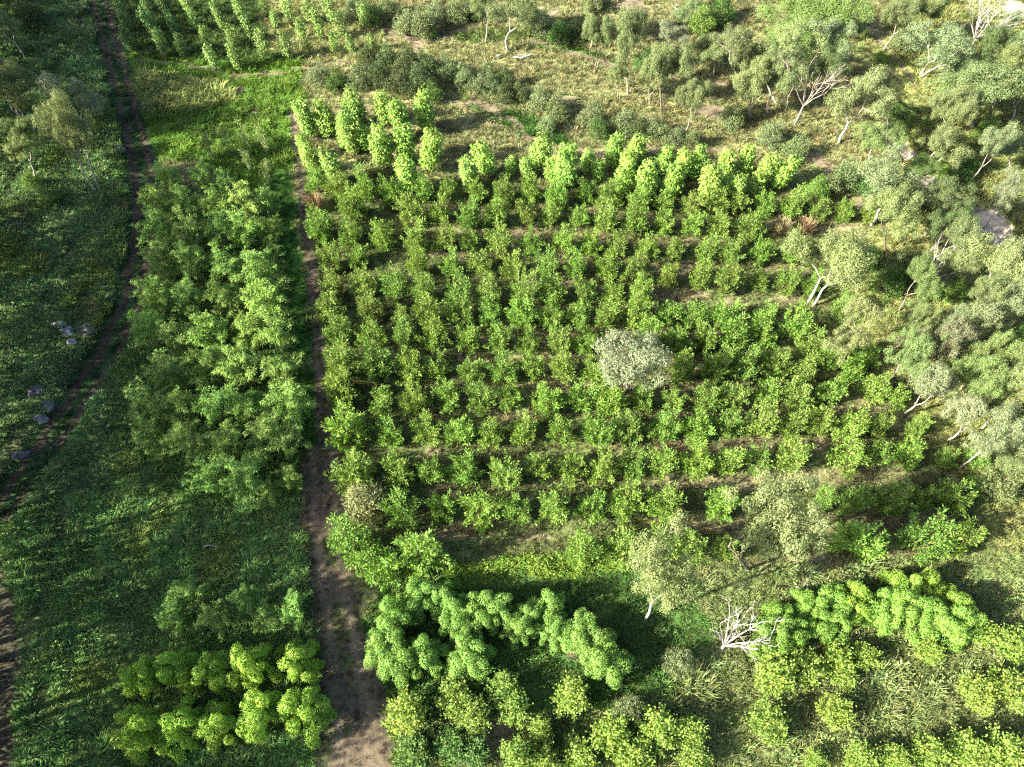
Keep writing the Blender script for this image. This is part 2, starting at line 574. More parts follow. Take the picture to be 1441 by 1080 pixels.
# ------------------------------------------------------------------ data: where things stand (photo pixels, crown middle)
ORCHARD = [  # rows from the near end of the block upwards: (px, py, size)
 [(497,760,1.5),(533,790,1.45),(584,784,1.5),(817,775,1.3),(873,776,1.15),(927,769,1.15),(973,768,1.15),(1022,771,.7),(1216,762,1.45),(1307,754,1.35),(1353,757,1.15)],
 [(568,714,1.15),(622,716,.98),(677,714,1.2),(725,718,.95),(777,712,1.05),(831,713,1.0),(881,709,1.08),(933,709,1.15),(1018,709,.95),(1164,703,.95),(1208,703,.95),(1251,701,.95),(1298,702,.95),(1342,699,1.0)],
 [(500,668,1.2),(557,660,1.2),(604,664,1.05),(654,660,1.05),(707,661,1.1),(757,659,1.0),(802,658,.98),(849,657,.95),(890,653,1.0),(937,651,1.05),(983,648,1.1),(1025,645,1.05),(1067,646,1.05),(1113,645,1.15),(1193,640,1.2),(1238,637,.9),(1278,638,1.0),(1334,644,.6)],
 [(487,605,1.5),(549,611,.95),(597,606,1.15),(643,609,1.05),(691,609,.98),(738,607,1.0),(791,607,1.02),(840,603,1.08),(889,602,1.05),(934,600,1.05),(981,599,1.12),(1027,598,1.0),(1069,594,1.15),(1116,596,1.05),(1156,592,1.05),(1200,599,.95),(1238,599,.85),(1291,602,.7)],
 [(478,552,1.45),(537,562,1.05),(581,562,1.05),(630,557,1.1),(677,557,1.0),(718,557,1.0),(771,562,1.1),(817,560,1.0),(858,560,1.05),(904,560,.95),(951,561,.95),(996,558,1.1),(1034,558,1.0),(1078,551,1.0),(1126,556,1.1),(1168,553,1.05),(1233,545,.98),(1261,562,.85)],
 [(478,513,1.25),(528,513,1.2),(573,516,1.1),(618,518,1.08),(662,520,.95),(707,518,1.05),(749,517,.95),(793,516,1.05),(834,518,.95),(962,513,1.15),(1008,516,1.15),(1049,514,1.1),(1090,514,1.05),(1131,516,1.08),(1200,521,1.1)],
 [(477,467,1.1),(524,472,1.1),(567,472,1.05),(609,472,1.05),(657,474,1.0),(702,475,1.05),(745,480,.95),(787,480,1.0),(827,480,.95),(916,470,1.05),(955,484,1.05),(993,476,1.1),(1034,472,1.15),(1074,474,1.1),(1143,484,1.15),(1170,503,1.0),(1219,503,.85)],
 [(461,434,1.15),(518,432,1.1),(564,450,.85),(602,437,1.1),(647,437,1.05),(689,442,1.0),(731,440,1.08),(773,441,1.05),(815,441,1.05),(853,442,.98),(895,441,1.1),(938,442,1.05),(976,445,1.0),(1020,441,1.2),(1074,447,1.05),(1122,456,1.15)],
 [(463,399,1.15),(510,398,1.0),(555,404,1.1),(596,406,1.0),(644,408,1.0),(689,410,.98),(733,408,1.05),(775,408,1.05),(823,408,1.1),(863,411,.95),(903,412,1.05)],
 [(463,362,.98),(503,361,1.0),(587,370,1.08),(635,371,1.02),(678,373,1.02),(720,373,1.08),(767,373,1.0),(811,372,.98),(853,375,1.08),(897,376,1.05),(942,386,.9),(986,388,.95),(1029,392,1.0),(1068,393,.9),(1108,393,.9),(1143,399,.75)],
 [(450,317,1.2),(493,329,1.02),(538,331,1.02),(582,334,1.05),(627,333,1.0),(664,340,.95),(703,340,1.05),(747,341,.95),(791,341,1.05),(831,341,1.0),(870,344,.98),(911,348,.85),(951,351,.9),(993,352,.85),(1031,352,.92),(1072,353,.95),(1118,351,.9)],
 [(494,288,1.2),(575,297,1.15),(620,298,1.05),(659,303,1.0),(698,301,1.0),(739,301,1.0),(776,303,1.08),(815,306,1.0),(853,306,1.0),(893,311,1.08),(933,315,.95),(974,315,1.0),(1012,318,.98),(1054,319,1.05)],
 [(446,254,1.05),(476,260,1.05),(512,263,1.05),(551,270,.95),(594,268,1.0),(630,268,.95),(669,270,1.0),(706,272,1.0),(748,268,1.05),(784,275,1.0),(824,270,.98),(860,274,1.05),(897,281,1.0),(934,284,.98),(972,288,.95),(1009,287,.95),(1039,287,.95),(1078,287,.98),(1116,289,1.05),(1153,293,.95),(1189,296,.9),(1225,299,.75)],
]

COLUMNS = [  # blocks of bright leafy columns: (block, row words, [(px,py,size)...])
 ('corner', 'far', [(431,166,1.0),(458,166,.95),(496,146,1.0),(544,149,1.0),(567,165,1.15),(597,153,1.05)]),
 ('corner', 'middle', [(480,183,.95),(493,196,.8),(512,188,.95),(536,203,1.1),(568,205,1.0),(597,212,1.15)]),
 ('corner', 'near', [(428,205,.8),(441,222,.9),(468,231,.95),(573,243,.9)]),
 ('sparse middle', 'only', [(660,238,1.0),(687,222,1.05),(718,232,.6),(744,231,.72),(757,206,1.05),(776,235,.75),(800,231,.98),(826,226,.7),(845,238,.6)]),
 ('far end', 'back', [(864,207,.95),(895,214,1.1),(934,226,.85),(957,223,.95),(980,230,.98),(1027,233,1.0),(1053,230,.98),(1078,238,1.0),(1103,236,1.0)]),
 ('far end', 'front', [(889,232,.85),(883,252,.98),(920,250,1.05),(949,254,.98),(1003,255,1.05),(1020,262,.7),(1040,262,.7),(1066,258,.7)]),
]
FARBLOCK = [  # each column of the far plantation from its near end
 [(181,52,1.1),(172,22,1.05),(160,0,1.0)],
 [(223,58,1.0),(214,28,1.0),(205,5,1.0)],
 [(253,62,.9),(240,30,.95),(231,5,.9)],
 [(297,78,.95),(283,50,1.0),(272,27,1.0),(266,6,1.0)],
 [(333,78,1.0),(322,53,1.0),(309,24,.9),(300,5,.9)],
 [(367,62,1.1),(354,38,1.0),(338,12,.95)],
 [(398,60,1.05),(383,25,.9),(372,8,.95)],
 [(431,62,.9),(419,38,1.0),(405,12,1.0)],
 [(466,60,.95),(447,32,.95),(437,8,1.0)],
 [(493,56,.95),(481,37,.9),(468,10,1.0)],
 [(520,56,.7),(510,20,.95)],
]
BAMBOO = [  # rows from the far end of the grove
 ('first', [(236,246,.8),(285,246,.8),(318,255,.6)]),
 ('second', [(222,282,1.0),(262,285,.95),(305,288,.95),(345,285,.95),(378,282,.7)]),
 ('third', [(218,322,1.0),(262,325,1.0),(305,325,1.0),(345,320,1.0),(377,322,.8)]),
 ('fourth', [(225,365,1.0),(270,368,1.0),(318,372,.95),(362,375,1.05)]),
 ('fifth', [(215,412,1.0),(262,418,.95),(318,416,1.0),(372,418,1.15)]),
 ('sixth', [(205,462,.9),(252,470,.95),(300,472,1.0),(348,468,1.0),(388,468,.95)]),
 ('seventh', [(240,522,1.0),(292,520,1.0),(340,515,1.0),(385,520,1.0)]),
 ('eighth', [(210,575,1.05),(255,578,1.0),(305,570,1.05),(350,568,1.05),(398,565,1.1)]),
 ('ninth', [(208,612,.9),(260,618,.95),(318,622,.95),(372,612,1.0),(405,610,.95)]),
 ('tenth', [(300,668,.9),(345,668,.95),(375,690,.6),(408,672,.6)]),
]
BAMBOO_ROW = [(238,866,.8),(268,842,.85),(310,862,.85),(350,846,.8),(375,868,.75),(412,858,.8)]
SPARSE = [(288,200,.9),(316,190,1.0),(342,190,1.0),(366,188,1.0),(345,222,.8),(371,235,.8)]
FLUFFY = [
 ('back', 'yellow', [(420,927,1.0),(355,930,1.15),(302,943,1.0),(255,941,1.0),(203,955,1.0)]),
 ('front', 'yellow', [(421,1003,1.2),(363,1003,1.1),(301,1018,1.0),(252,1021,1.1),(197,1031,1.15)]),
]
FLUFFY_MID = [('back', [(556,866,1.05),(592,842,1.0),(624,838,.95),(640,868,1.05),(678,858,1.1),(706,860,1.05),(730,884,.85),(745,868,.95),(768,862,1.0),(782,886,.8),(814,886,1.1),(838,912,1.1),(858,926,1.15)]),
              ('front', [(543,912,1.15),(560,930,1.1),(597,925,1.1),(650,905,.8),(662,926,1.15)])]
FLUFFY_END = [('back', [(1100,868,.9),(1140,855,1.0),(1172,845,1.0),(1205,843,1.15),(1270,826,1.0),(1310,828,1.0),(1340,850,1.0)]),
              ('front', [(1083,893,1.05),(1110,888,1.0),(1150,876,.95),(1178,868,1.0),(1240,855,1.05),(1268,855,1.1),(1303,862,1.15),(1336,880,1.15),(1364,876,1.05)])]
SAPLINGS = [  # (px,py,size,yellowness, label)
 (570,1003,1.25,.8,'yellow green broad leaved bush standing alone beside the dirt track below the fluffy bamboo'),
 (640,985,1.15,.5,'pale green bush with yellow tips just below the fluffy bamboo clumps'),
 (668,1003,1.1,.5,'pale green bush in the middle of the cluster below the fluffy bamboo'),
 (708,968,1.05,.5,'pale green bush directly under the fluffy bamboo bend, topmost of its cluster'),
 (722,998,1.05,.55,'rounded pale green bush at the far end of the cluster below the bamboo'),
 (804,981,1.15,.75,'yellow green bush standing alone in dark grass below the curved end of fluffy bamboo'),
 (763,1025,.75,.75,'tall thin sapling with a yellow leafy tip above the bottom bushes'),
 (578,1060,1.1,.2,'mid green bush at the bottom edge beside the dirt track'),
 (636,1050,1.0,.05,'dark blue green bush at the bottom edge, second from the dirt track'),
 (664,1062,1.0,.1,'dark green bush at the bottom edge, third from the dirt track'),
 (728,1058,1.0,.3,'green bush at the bottom edge below the tall thin sapling'),
 (765,1068,1.1,.8,'yellow tipped bush at the bottom edge at the foot of the thin sapling'),
 (814,1072,1.1,.8,'yellow tipped bush at the bottom edge between two taller yellow bushes'),
 (808,1048,.7,.3,'small green sapling between the yellow bushes along the bottom edge'),
 (862,1035,1.3,.85,'large yellow green bush near the bottom edge, paired with another'),
 (890,1062,1.2,.8,'yellow bush at the bottom edge between the paired yellow green bushes'),
 (924,1026,1.3,.85,'large rounded yellow green bush near the bottom, second of the pair'),
 (970,1032,1.0,.75,'yellow green two armed bush beside the paired big bushes at the bottom'),
 (975,1066,1.0,.7,'yellow green bush at the bottom edge under the two armed bush'),
 (1090,948,1.3,.75,'wide yellow green bush below the bleached dead tree'),
 (1133,938,1.15,.8,'yellow tipped bush touching the wide bush below the dead tree'),
 (1178,928,1.05,.85,'bright yellow bush below the middle of the second fluffy bamboo bank'),
 (1188,950,.8,.7,'small yellow bush at the foot of the bright yellow one'),
 (1220,926,.9,.85,'small bright yellow bush, last in the row below the second bamboo bank'),
 (1311,917,.85,.85,'low yellow bush alone under the wide end of the second bamboo bank'),
 (1393,893,.95,.85,'yellow bush close to the end of the second bamboo bank'),
 (1425,905,1.1,.5,'pale green bush at the picture edge beyond the second bamboo bank'),
 (1378,975,1.15,.8,'yellow green bush in the lower pair at the picture edge'),
 (1418,968,1.25,.8,'large yellow green bush cut by the picture edge, above the bottom corner'),
 (1176,1003,1.05,.75,'yellow bush alone in the open weeds halfway to the bottom edge'),
 (1078,1022,1.25,.7,'big yellow green bush alone in the weeds near the bottom'),
 (1148,1074,.7,.6,'small yellow bush cut by the bottom edge, below the lone big bush'),
 (1213,1068,1.0,.75,'yellow bush cut by the bottom edge, first of the bottom corner row'),
 (1260,1072,.95,.75,'yellow bush cut by the bottom edge, second of the bottom corner row'),
 (1310,1062,1.1,.75,'yellow bush cut by the bottom edge, third of the bottom corner row'),
 (1362,1060,1.2,.75,'yellow bush cut by the bottom edge, fourth of the bottom corner row'),
 (1418,1058,1.3,.75,'large yellow bush filling the bottom corner of the picture'),
]
SCRUB = [  # (px,py,size,tone, label)   tone d dark, o olive, g green, l lime, w whitish
 (447,104,1.0,'o','grey olive bush at the track end of the dark scrub belt'),
 (472,112,.95,'g','deep green bush, second in the scrub belt from its track end'),
 (505,108,1.0,'o','olive bush, third in the scrub belt from its track end'),
 (517,80,1.05,'d','dark bush at the upper corner of the dense scrub thicket'),
 (545,82,1.1,'d','dark bush on the far side of the thicket, next to its corner bush'),
 (575,86,1.15,'d','tall dark bush on the far side of the thicket near its middle'),
 (601,92,1.1,'d','dark bush at the far side of the thicket before the clearing'),
 (535,106,1.1,'d','dark bush on the near side of the thicket above the bright columns'),
 (563,110,1.2,'d','broad dark bush in the middle of the thicket near side'),
 (590,114,1.15,'d','very dark bush at the near shaded end of the thicket'),
 (629,95,1.05,'o','olive bush standing just past the dense thicket'),
 (655,108,.95,'o','olive bush heading the string of small bushes past the thicket'),
 (675,116,.8,'o','small round olive bush, second in the string past the thicket'),
 (690,118,.8,'o','small round olive bush, third in the string past the thicket'),
 (684,100,.8,'o','small olive bush behind the round pair in the string'),
 (708,112,.85,'d','dark bush, fourth in the string past the thicket'),
 (712,133,.9,'d','dark bush above the bend of the narrow footpath'),
 (735,131,.9,'d','dark bush beside the bare branches above the footpath bend'),
 (762,142,1.05,'o','tall grey green bush, first of the pair above the footpath'),
 (785,150,1.05,'o','tall grey green bush, second of the pair above the footpath'),
 (770,176,.8,'o','low olive bush below the grey green pair'),
 (833,160,1.05,'o','rounded grey green bush alone above the far bright columns'),
 (842,182,1.0,'g','green bush under the lone rounded bush above the bright columns'),
 (878,172,1.0,'o','grey bush with pale stems above the bright columns'),
 (897,178,.9,'d','dark bush touching the pale stemmed bush above the columns'),
 (917,180,.9,'o','olive bush, third in the row above the back bright columns'),
 (934,186,.85,'o','olive bush, fourth in the row above the back bright columns'),
 (952,190,.8,'o','thin grey bush, last in the row above the back bright columns'),
 (1030,166,1.0,'o','grey olive bush alone in the grass between two forked gum trees'),
 (1086,188,1.05,'o','grey olive bush at the end of the bright leafy columns'),
 (1120,208,1.0,'o','pale olive bush past the last bright leafy column'),
 (975,195,.75,'o','small thin bush behind the back bright columns'),
 (570,30,1.1,'o','olive bush above the pale dirt patch at the top'),
 (594,34,1.2,'o','tall olive bush beside the pale dirt patch at the top'),
 (606,44,.6,'l','small bright green bush on the edge of the pale dirt patch'),
 (614,18,1.0,'o','olive bush behind the tall olive bush at the top'),
 (520,18,1.0,'g','green bush at the top where the far plantation ends'),
 (545,8,1.0,'o','olive bush cut by the top edge past the far plantation'),
 (498,6,1.0,'o','dull olive bush cut by the top edge at the last plantation column'),
 (643,14,1.1,'o','olive bush cut by the top edge before the tall bare trunk'),
 (663,12,1.0,'o','olive bush at the top edge touching the tall bare trunk tree'),
 (764,32,1.05,'o','olive bush behind the shade on the far footpath'),
 (790,46,1.1,'g','deep green bush above the start of the far footpath'),
 (815,40,1.15,'d','dark grey bush above the far footpath next to the deep green one'),
 (748,22,.95,'o','olive bush beside the forked tall gum at the top'),
 (609,131,.85,'g','blue green leafy mound below the thicket'),
 (905,85,.9,'g','green bush behind the twin stemmed gum on the far footpath'),
 (40,17,1.3,'d','dark shaded bush in the top corner of the weedy slope'),
 (168,209,.36,'w','small white flowering bush beside the small track'),
 (44,255,.7,'l','low pale bush at the foot of the lower slope gum'),
 (135,155,1.1,'g','deep green bush behind the two stemmed slope gum'),
 (68,277,.8,'g','green bush on the shaded slope below the gums'),
 (8,180,1.0,'g','bright bush at the picture edge beside the slope gums'),
 (1334,222,.95,'l','lime green bush below the sandy gully bank'),
 (1362,232,1.0,'g','blue green bush beside the lime bush near the gully'),
 (1310,404,.85,'l','lime conical bush under the bare branched grey tree'),
 (1345,407,.8,'l','small lime bush beside the conical one by the edge trees'),
 (1195,431,.95,'l','lime bush just behind the pale yellow rounded gum'),
 (1352,514,1.0,'l','bright green bush wedged between grey crowns at the edge'),
 (1433,490,1.2,'l','bright green bush cut by the picture edge among grey crowns'),
 (1408,680,1.05,'b','blue green low bush at the foot of the last edge gum'),
 (1372,683,.6,'l','small lime shrub in open grass before the blue green bush'),
 (1378,645,.7,'l','small lime shrub above the open grass by the edge gum'),
 (1194,248,1.1,'o','grey green bush on the near side of the gully trees'),
 (1172,262,.9,'o','small grey green bush at the end of the orchard footpath'),
 (1225,262,1.0,'g','green bush hugging the first gully gum'),
 (1150,268,.9,'l','bright green bush at the orchard corner by the footpath'),
 (1343,118,1.0,'l','bright green bush beneath the white trunked gum cluster'),
 (1275,55,1.1,'o','olive bush beside the pale footpath at the top'),
 (1390,182,.9,'l','bright green bush under the big grey crown of the far woods'),
 (1240,80,.6,'l','low bright bush where the pale footpath bends at the top'),
 (990,25,1.2,'l','bright green low bush in shade near the top'),
 (1016,10,1.2,'g','green bush cut by the top edge beside the shaded hollow'),
 (1283,470,.8,'g','dark green bush in the shade behind the edge woods'),
 (1250,395,1.1,'g','dark shaded bush behind the two stemmed olive gum'),
 (1268,372,1.0,'d','very dark bush in shade below the leaning forked gum'),
 (1225,362,.8,'g','small green bush at the far row end under the forked gum'),
 (512,708,1.25,'y','dry olive grey bush at the track end of the second orchard row'),
 (958,930,.8,'o','grey green weed bush beside the dark shade under the cream gum'),
 (890,1000,.8,'o','grey green weed bush behind the paired yellow bushes'),
]
TONE = {'d': (.052, .075, .028), 'o': (.100, .135, .058), 'g': (.055, .105, .026), 'l': (.095, .165, .034), 'w': (.20, .22, .16), 'b': (.085, .118, .042), 'y': (.15, .17, .075)}
DRY = [(444,290,1.0,'tall rusty dry grass clump at the dirt track beside the orchard'),
       (1131,322,1.0,'rusty dry grass clump at the end of the twelfth orchard row'),
       (1097,322,1.0,'straw coloured dry grass clump next to the rusty one in the orchard')]
# gum trees: px,py of crown, width px, base px or None, tone, bark, label
GUMS = [
 (886,505,104,(880,552),'pale','w','silvery gum with white branches standing alone in the middle of the orchard'),
 (1086,738,112,(1050,803),'cream','d','large cream green gum with dark trunk among the nearest orchard rows'),
 (936,808,96,(907,873),'cream','w','cream gum with pale trunk above the bleached dead tree'),
 (1171,370,98,(1140,428),'cream','w2','two stemmed cream gum at the end of the tenth orchard row'),
 (1199,467,55,None,'cream','w','small rounded pale yellow gum at the orchard edge'),
 (1257,262,92,None,'grey','w','large grey green gum on the orchard side of the gully'),
 (1264,298,66,(1245,356),'cream','d','cream forked gum with dark leaning trunk at the far orchard corner'),
 (1332,285,64,None,'dark','g','blue green dense gum beside the sandy creek bed'),
 (1336,318,56,None,'dark','g','dark green gum just below the dense blue green one by the creek'),
 (1296,246,50,None,'deep','g','deep green small tree at the lower end of the gully'),
 (1207,147,80,(1180,203),'cream','w','cream gum with leaning white trunk above the gully'),
 (1236,197,56,(1223,227),'green','w','green gum with a twisted pale trunk beside the gully'),
 (1272,162,52,None,'deep','g','deep green rounded tree at the head of the gully'),
 (1336,196,70,(1298,236),'olive','w','olive grey gum leaning over the orange gully bank'),
 (1383,126,108,(1368,182),'olive','w','huge grey olive gum with two pale trunks in the far woods'),
 (1320,60,84,(1292,110),'grey','w2','grey green gum with several white trunks beside the pale footpath'),
 (1358,106,60,(1330,103),'grey','w','grey gum with a forked white trunk behind the huge olive gum'),
 (1396,68,52,None,'dark','g','dark green tree below the great bare tree at the top'),
 (1432,40,44,(1425,72),'grey','w','grey gum at the picture edge beside the bare tree'),
 (1430,98,48,None,'yellow','w','yellow olive gum cut by the picture edge in the far woods'),
 (1436,130,50,(1424,170),'olive','w','olive gum with thick white trunk at the picture edge'),
 (1428,206,46,(1422,238),'grey','w','slim grey gum standing in grass near the picture edge'),
 (1430,262,42,None,'pale','w','pale grey green gum at the picture edge above the creek'),
 (1266,22,44,None,'olive','g','olive gum at the top between footpath and bare tree'),
 (1306,14,46,None,'olive','g','brownish olive gum with many stems at the top edge'),
 (1354,347,56,None,'olive','g','olive gum spreading below the dark creek trees'),
 (1404,378,86,(1368,447),'cream','w','large cream olive gum with long white trunk at the wood edge'),
 (1312,368,50,(1292,402),'olive','w','thin crowned gum with bare pale branches beside the forked gum'),
 (1416,434,60,None,'grey','w','grey gum behind the long white trunk at the picture edge'),
 (1320,484,56,None,'brown','g','brownish grey gum at the inner edge of the woods'),
 (1382,478,72,None,'grey','w','broad grey gum in the middle of the edge woods'),
 (1274,508,56,None,'green','g','grey green gum nearest the orchard row ends'),
 (1316,536,68,None,'pale','w','tall silvery green gum rising at the orchard row ends'),
 (1372,540,56,None,'green','g','green gum between the silvery and the cream edge gums'),
 (1408,536,54,None,'cream','w','cream olive gum beside the green one in the edge woods'),
 (1360,574,64,(1334,621),'pale','w','silvery gum with a white leaning trunk at the orchard end'),
 (1432,562,50,None,'cream','g','cream gum cut by the picture edge below the edge woods'),
 (1400,618,60,None,'grey','w','grey green gum below the silvery leaning gum'),
 (1432,648,54,(1414,668),'olive','w','olive gum with short pale trunk, lowest of the edge woods'),
 (1128,26,104,(1140,52),'rich','d','big dense bright green tree near the top edge'),
 (993,72,56,(1004,108),'olive','g','olive gum heading the far grove beside the footpath'),
 (1036,66,60,(1032,127),'olive','w2','tall olive gum with several trunks in the far grove'),
 (1075,88,58,(1092,150),'olive','w','olive gum in the middle of the far grove'),
 (1118,72,66,None,'cream','g','yellow olive gum on the far side of the far grove'),
 (1162,68,66,None,'grey','g','grey green gum at the gully end of the far grove'),
 (1100,106,56,None,'olive','g','olive gum on the near side of the far grove'),
 (1155,104,58,None,'dark','g','dark gum in the shadow at the end of the far grove'),
 (1058,116,50,(1058,170),'cream','w','crooked white trunked gum standing in front of the far grove'),
 (976,140,40,None,'olive','g','small olive gum alone before the far grove'),
 (940,98,58,(931,160),'olive','d','olive gum with slim dark trunk between footpath and far grove'),
 (918,112,36,(916,148),'cream','g','thin young gum beside the slim dark trunked gum'),
 (843,52,38,(837,102),'olive','d','umbrella crowned gum with dark trunk on the far footpath'),
 (888,55,50,(884,132),'olive','g','twin crowned olive gum leaning over the far footpath'),
 (873,108,34,(870,140),'olive','g','thin drooping gum below the far footpath'),
 (942,58,48,(930,80),'pale','g','greyish open crowned gum above the far footpath'),
 (715,18,62,(714,76),'olive','g','tall forked gum with drooping crown near the top edge'),
 (684,8,34,(683,63),'olive','w','gum with tall straight bare trunk near the top edge'),
 (838,12,50,None,'olive','g','grey olive gum cut by the top edge above the footpath'),
 (948,8,60,(965,22),'olive','w','olive gum at the top edge before the shaded hollow'),
 (22,132,66,(52,196),'yellow','w','upper slope gum with forked white trunk at the shaded edge'),
 (33,202,50,(53,258),'yellow','w','smaller slope gum with thin white stems at the shaded edge'),
 (97,190,58,(140,272),'yellow','w2','slope gum with two straight parallel trunks near the small track'),
 (101,138,58,None,'pale','w','silvery crowned gum behind the two stemmed slope gum'),
 (1430,530,52,None,'olive','g','olive gum cut by the picture edge behind the cream edge gum'),
 (1396,505,50,None,'green','g','green gum hemmed in by grey crowns in the edge woods'),
 (1345,462,46,None,'grey','w','grey gum between the brownish gum and the long white trunk'),
 (1436,592,50,None,'grey','g','grey gum cut by the picture edge above the lowest edge gum'),
 (1288,452,40,None,'olive','g','small olive gum at the inner corner of the edge woods'),
 (1344,152,52,None,'olive','g','olive gum under the white trunk cluster in the far woods'),
 (1402,200,48,None,'grey','g','grey gum below the huge olive gum in the far woods'),
 (1296,395,44,None,'green','g','small green gum behind the bare branched gum'),
 (1385,425,50,None,'olive','g','olive gum tucked under the large cream gum at the edge'),
 (6,36,40,None,'cream','w','gum cut by the picture edge at the top of the slope'),
]
GT = {'pale': (.200, .235, .135), 'cream': (.200, .248, .100), 'grey': (.168, .218, .108), 'olive': (.152, .198, .082), 'dark': (.095, .135, .050), 'deep': (.080, .132, .038),
      'green': (.150, .215, .075), 'yellow': (.165, .205, .078), 'brown': (.18, .185, .105), 'rich': (.115, .185, .048)}


# ------------------------------------------------------------------ terrain
def in_poly(px, py, poly):
    poly = np.asarray(poly, float)
    r = np.zeros(px.shape, bool)
    j = len(poly) - 1
    for i in range(len(poly)):
        xi, yi = poly[i]; xj, yj = poly[j]
        c = ((yi > py) != (yj > py)) & (px < (xj - xi) * (py - yi) / (yj - yi + 1e-9) + xi)
        r ^= c
        j = i
    return r


def seg_dist(X, Y, line):
    d = np.full(X.shape, 1e9)
    for a, b in zip(line[:-1], line[1:]):
        ab = b - a
        t = np.clip(((X - a[0]) * ab[0] + (Y - a[1]) * ab[1]) / (ab @ ab), 0, 1)
        d = np.minimum(d, np.hypot(X - a[0] - t * ab[0], Y - a[1] - t * ab[1]))
    return d


def gline(pts):
    return [at(*p)[:2] for p in pts]


TRACK = [(403,158),(418,160),(428,240),(437,310),(450,400),(462,500),(470,570),(480,620),(490,660),(492,740),(508,840),(530,930),(548,1000),(562,1085),(565,1300),(435,1300),(440,1085),(446,1000),(440,900),(430,800),(422,720),(418,650),(424,634),(444,628),(442,560),(434,440),(424,330),(414,230)]
SMALL_TRACK = gline([(128,-60),(140,0),(152,50),(168,110),(182,165),(199,225),(204,290),(198,350),(186,420),(150,500),(100,575),(50,650),(5,710),(-60,800)])
EDGE_TRACK = gline([(-25,760),(0,850),(6,960),(2,1090),(-5,1300)])
PATHS = [gline([(610,142),(667,147),(697,160),(723,173),(745,196),(772,204),(813,213),(850,218),(960,208),(1010,214)]),
         gline([(1110,215),(1153,227),(1180,262),(1216,296)]),
         gline([(740,58),(773,67),(800,75),(840,87),(873,93),(910,100),(945,108)]),
         gline([(523,38),(563,47),(588,60),(623,50),(653,42)]),
         gline([(195,86),(253,90),(293,97),(320,107),(367,107),(400,103),(433,98),(500,86)]),
         gline([(1214,0),(1222,22),(1237,57),(1260,83),(1280,103),(1288,126)]),
         gline([(440,165),(480,158),(540,150)])]
GULLY = gline([(1252,176),(1266,192),(1280,212),(1296,238),(1330,268),(1372,288),(1392,306),(1412,328),(1450,350)])
BARE = [(360,160,1.6),(336,130,1.3),(885,12,3.4),(560,52,1.6),(590,62,1.8),(700,152,1.0),(795,140,1.3),(1150,225,2.0),(1175,255,2.0),(905,208,1.8),(1000,160,2.2),(1010,120,1.5),(780,20,2.0),(1250,100,1.2),(770,32,1.5),(800,918,.8),(685,1030,2.5)]
SANDS = [(1295,226,1.3),(1283,205,.9),(1404,300,1.6),(1432,335,2.2),(1385,300,1.8),(1425,12,2.6),(1412,312,1.6)]
ORCH_POLY = [(425,245),(860,262),(1240,290),(1250,330),(1180,420),(1260,540),(1310,640),(1385,690),(1400,770),(1180,800),(1000,800),(760,790),(610,800),(470,820),(440,500)]
ROWLINES = []
for row in ORCHARD:
    pts = np.array([at(p[0], p[1], 1.5)[:2] for p in row])
    ROWLINES.append(pts[np.argsort(pts[:, 0])])


def ground_z(X, Y):
    X = np.asarray(X, float); Y = np.asarray(Y, float)
    z = .5 * (fbm(X / 14, Y / 14, 3) - .5) + .12 * (fbm(X / 2.5, Y / 2.5, 5) - .5)
    dg = seg_dist(X, Y, GULLY)
    z = z - 1.3 * np.exp(-(dg / 2.6) ** 2)
    dt = seg_dist(X, Y, SMALL_TRACK)
    z = z - .18 * np.exp(-(dt / 1.3) ** 2)
    return z if z.ndim else float(z)


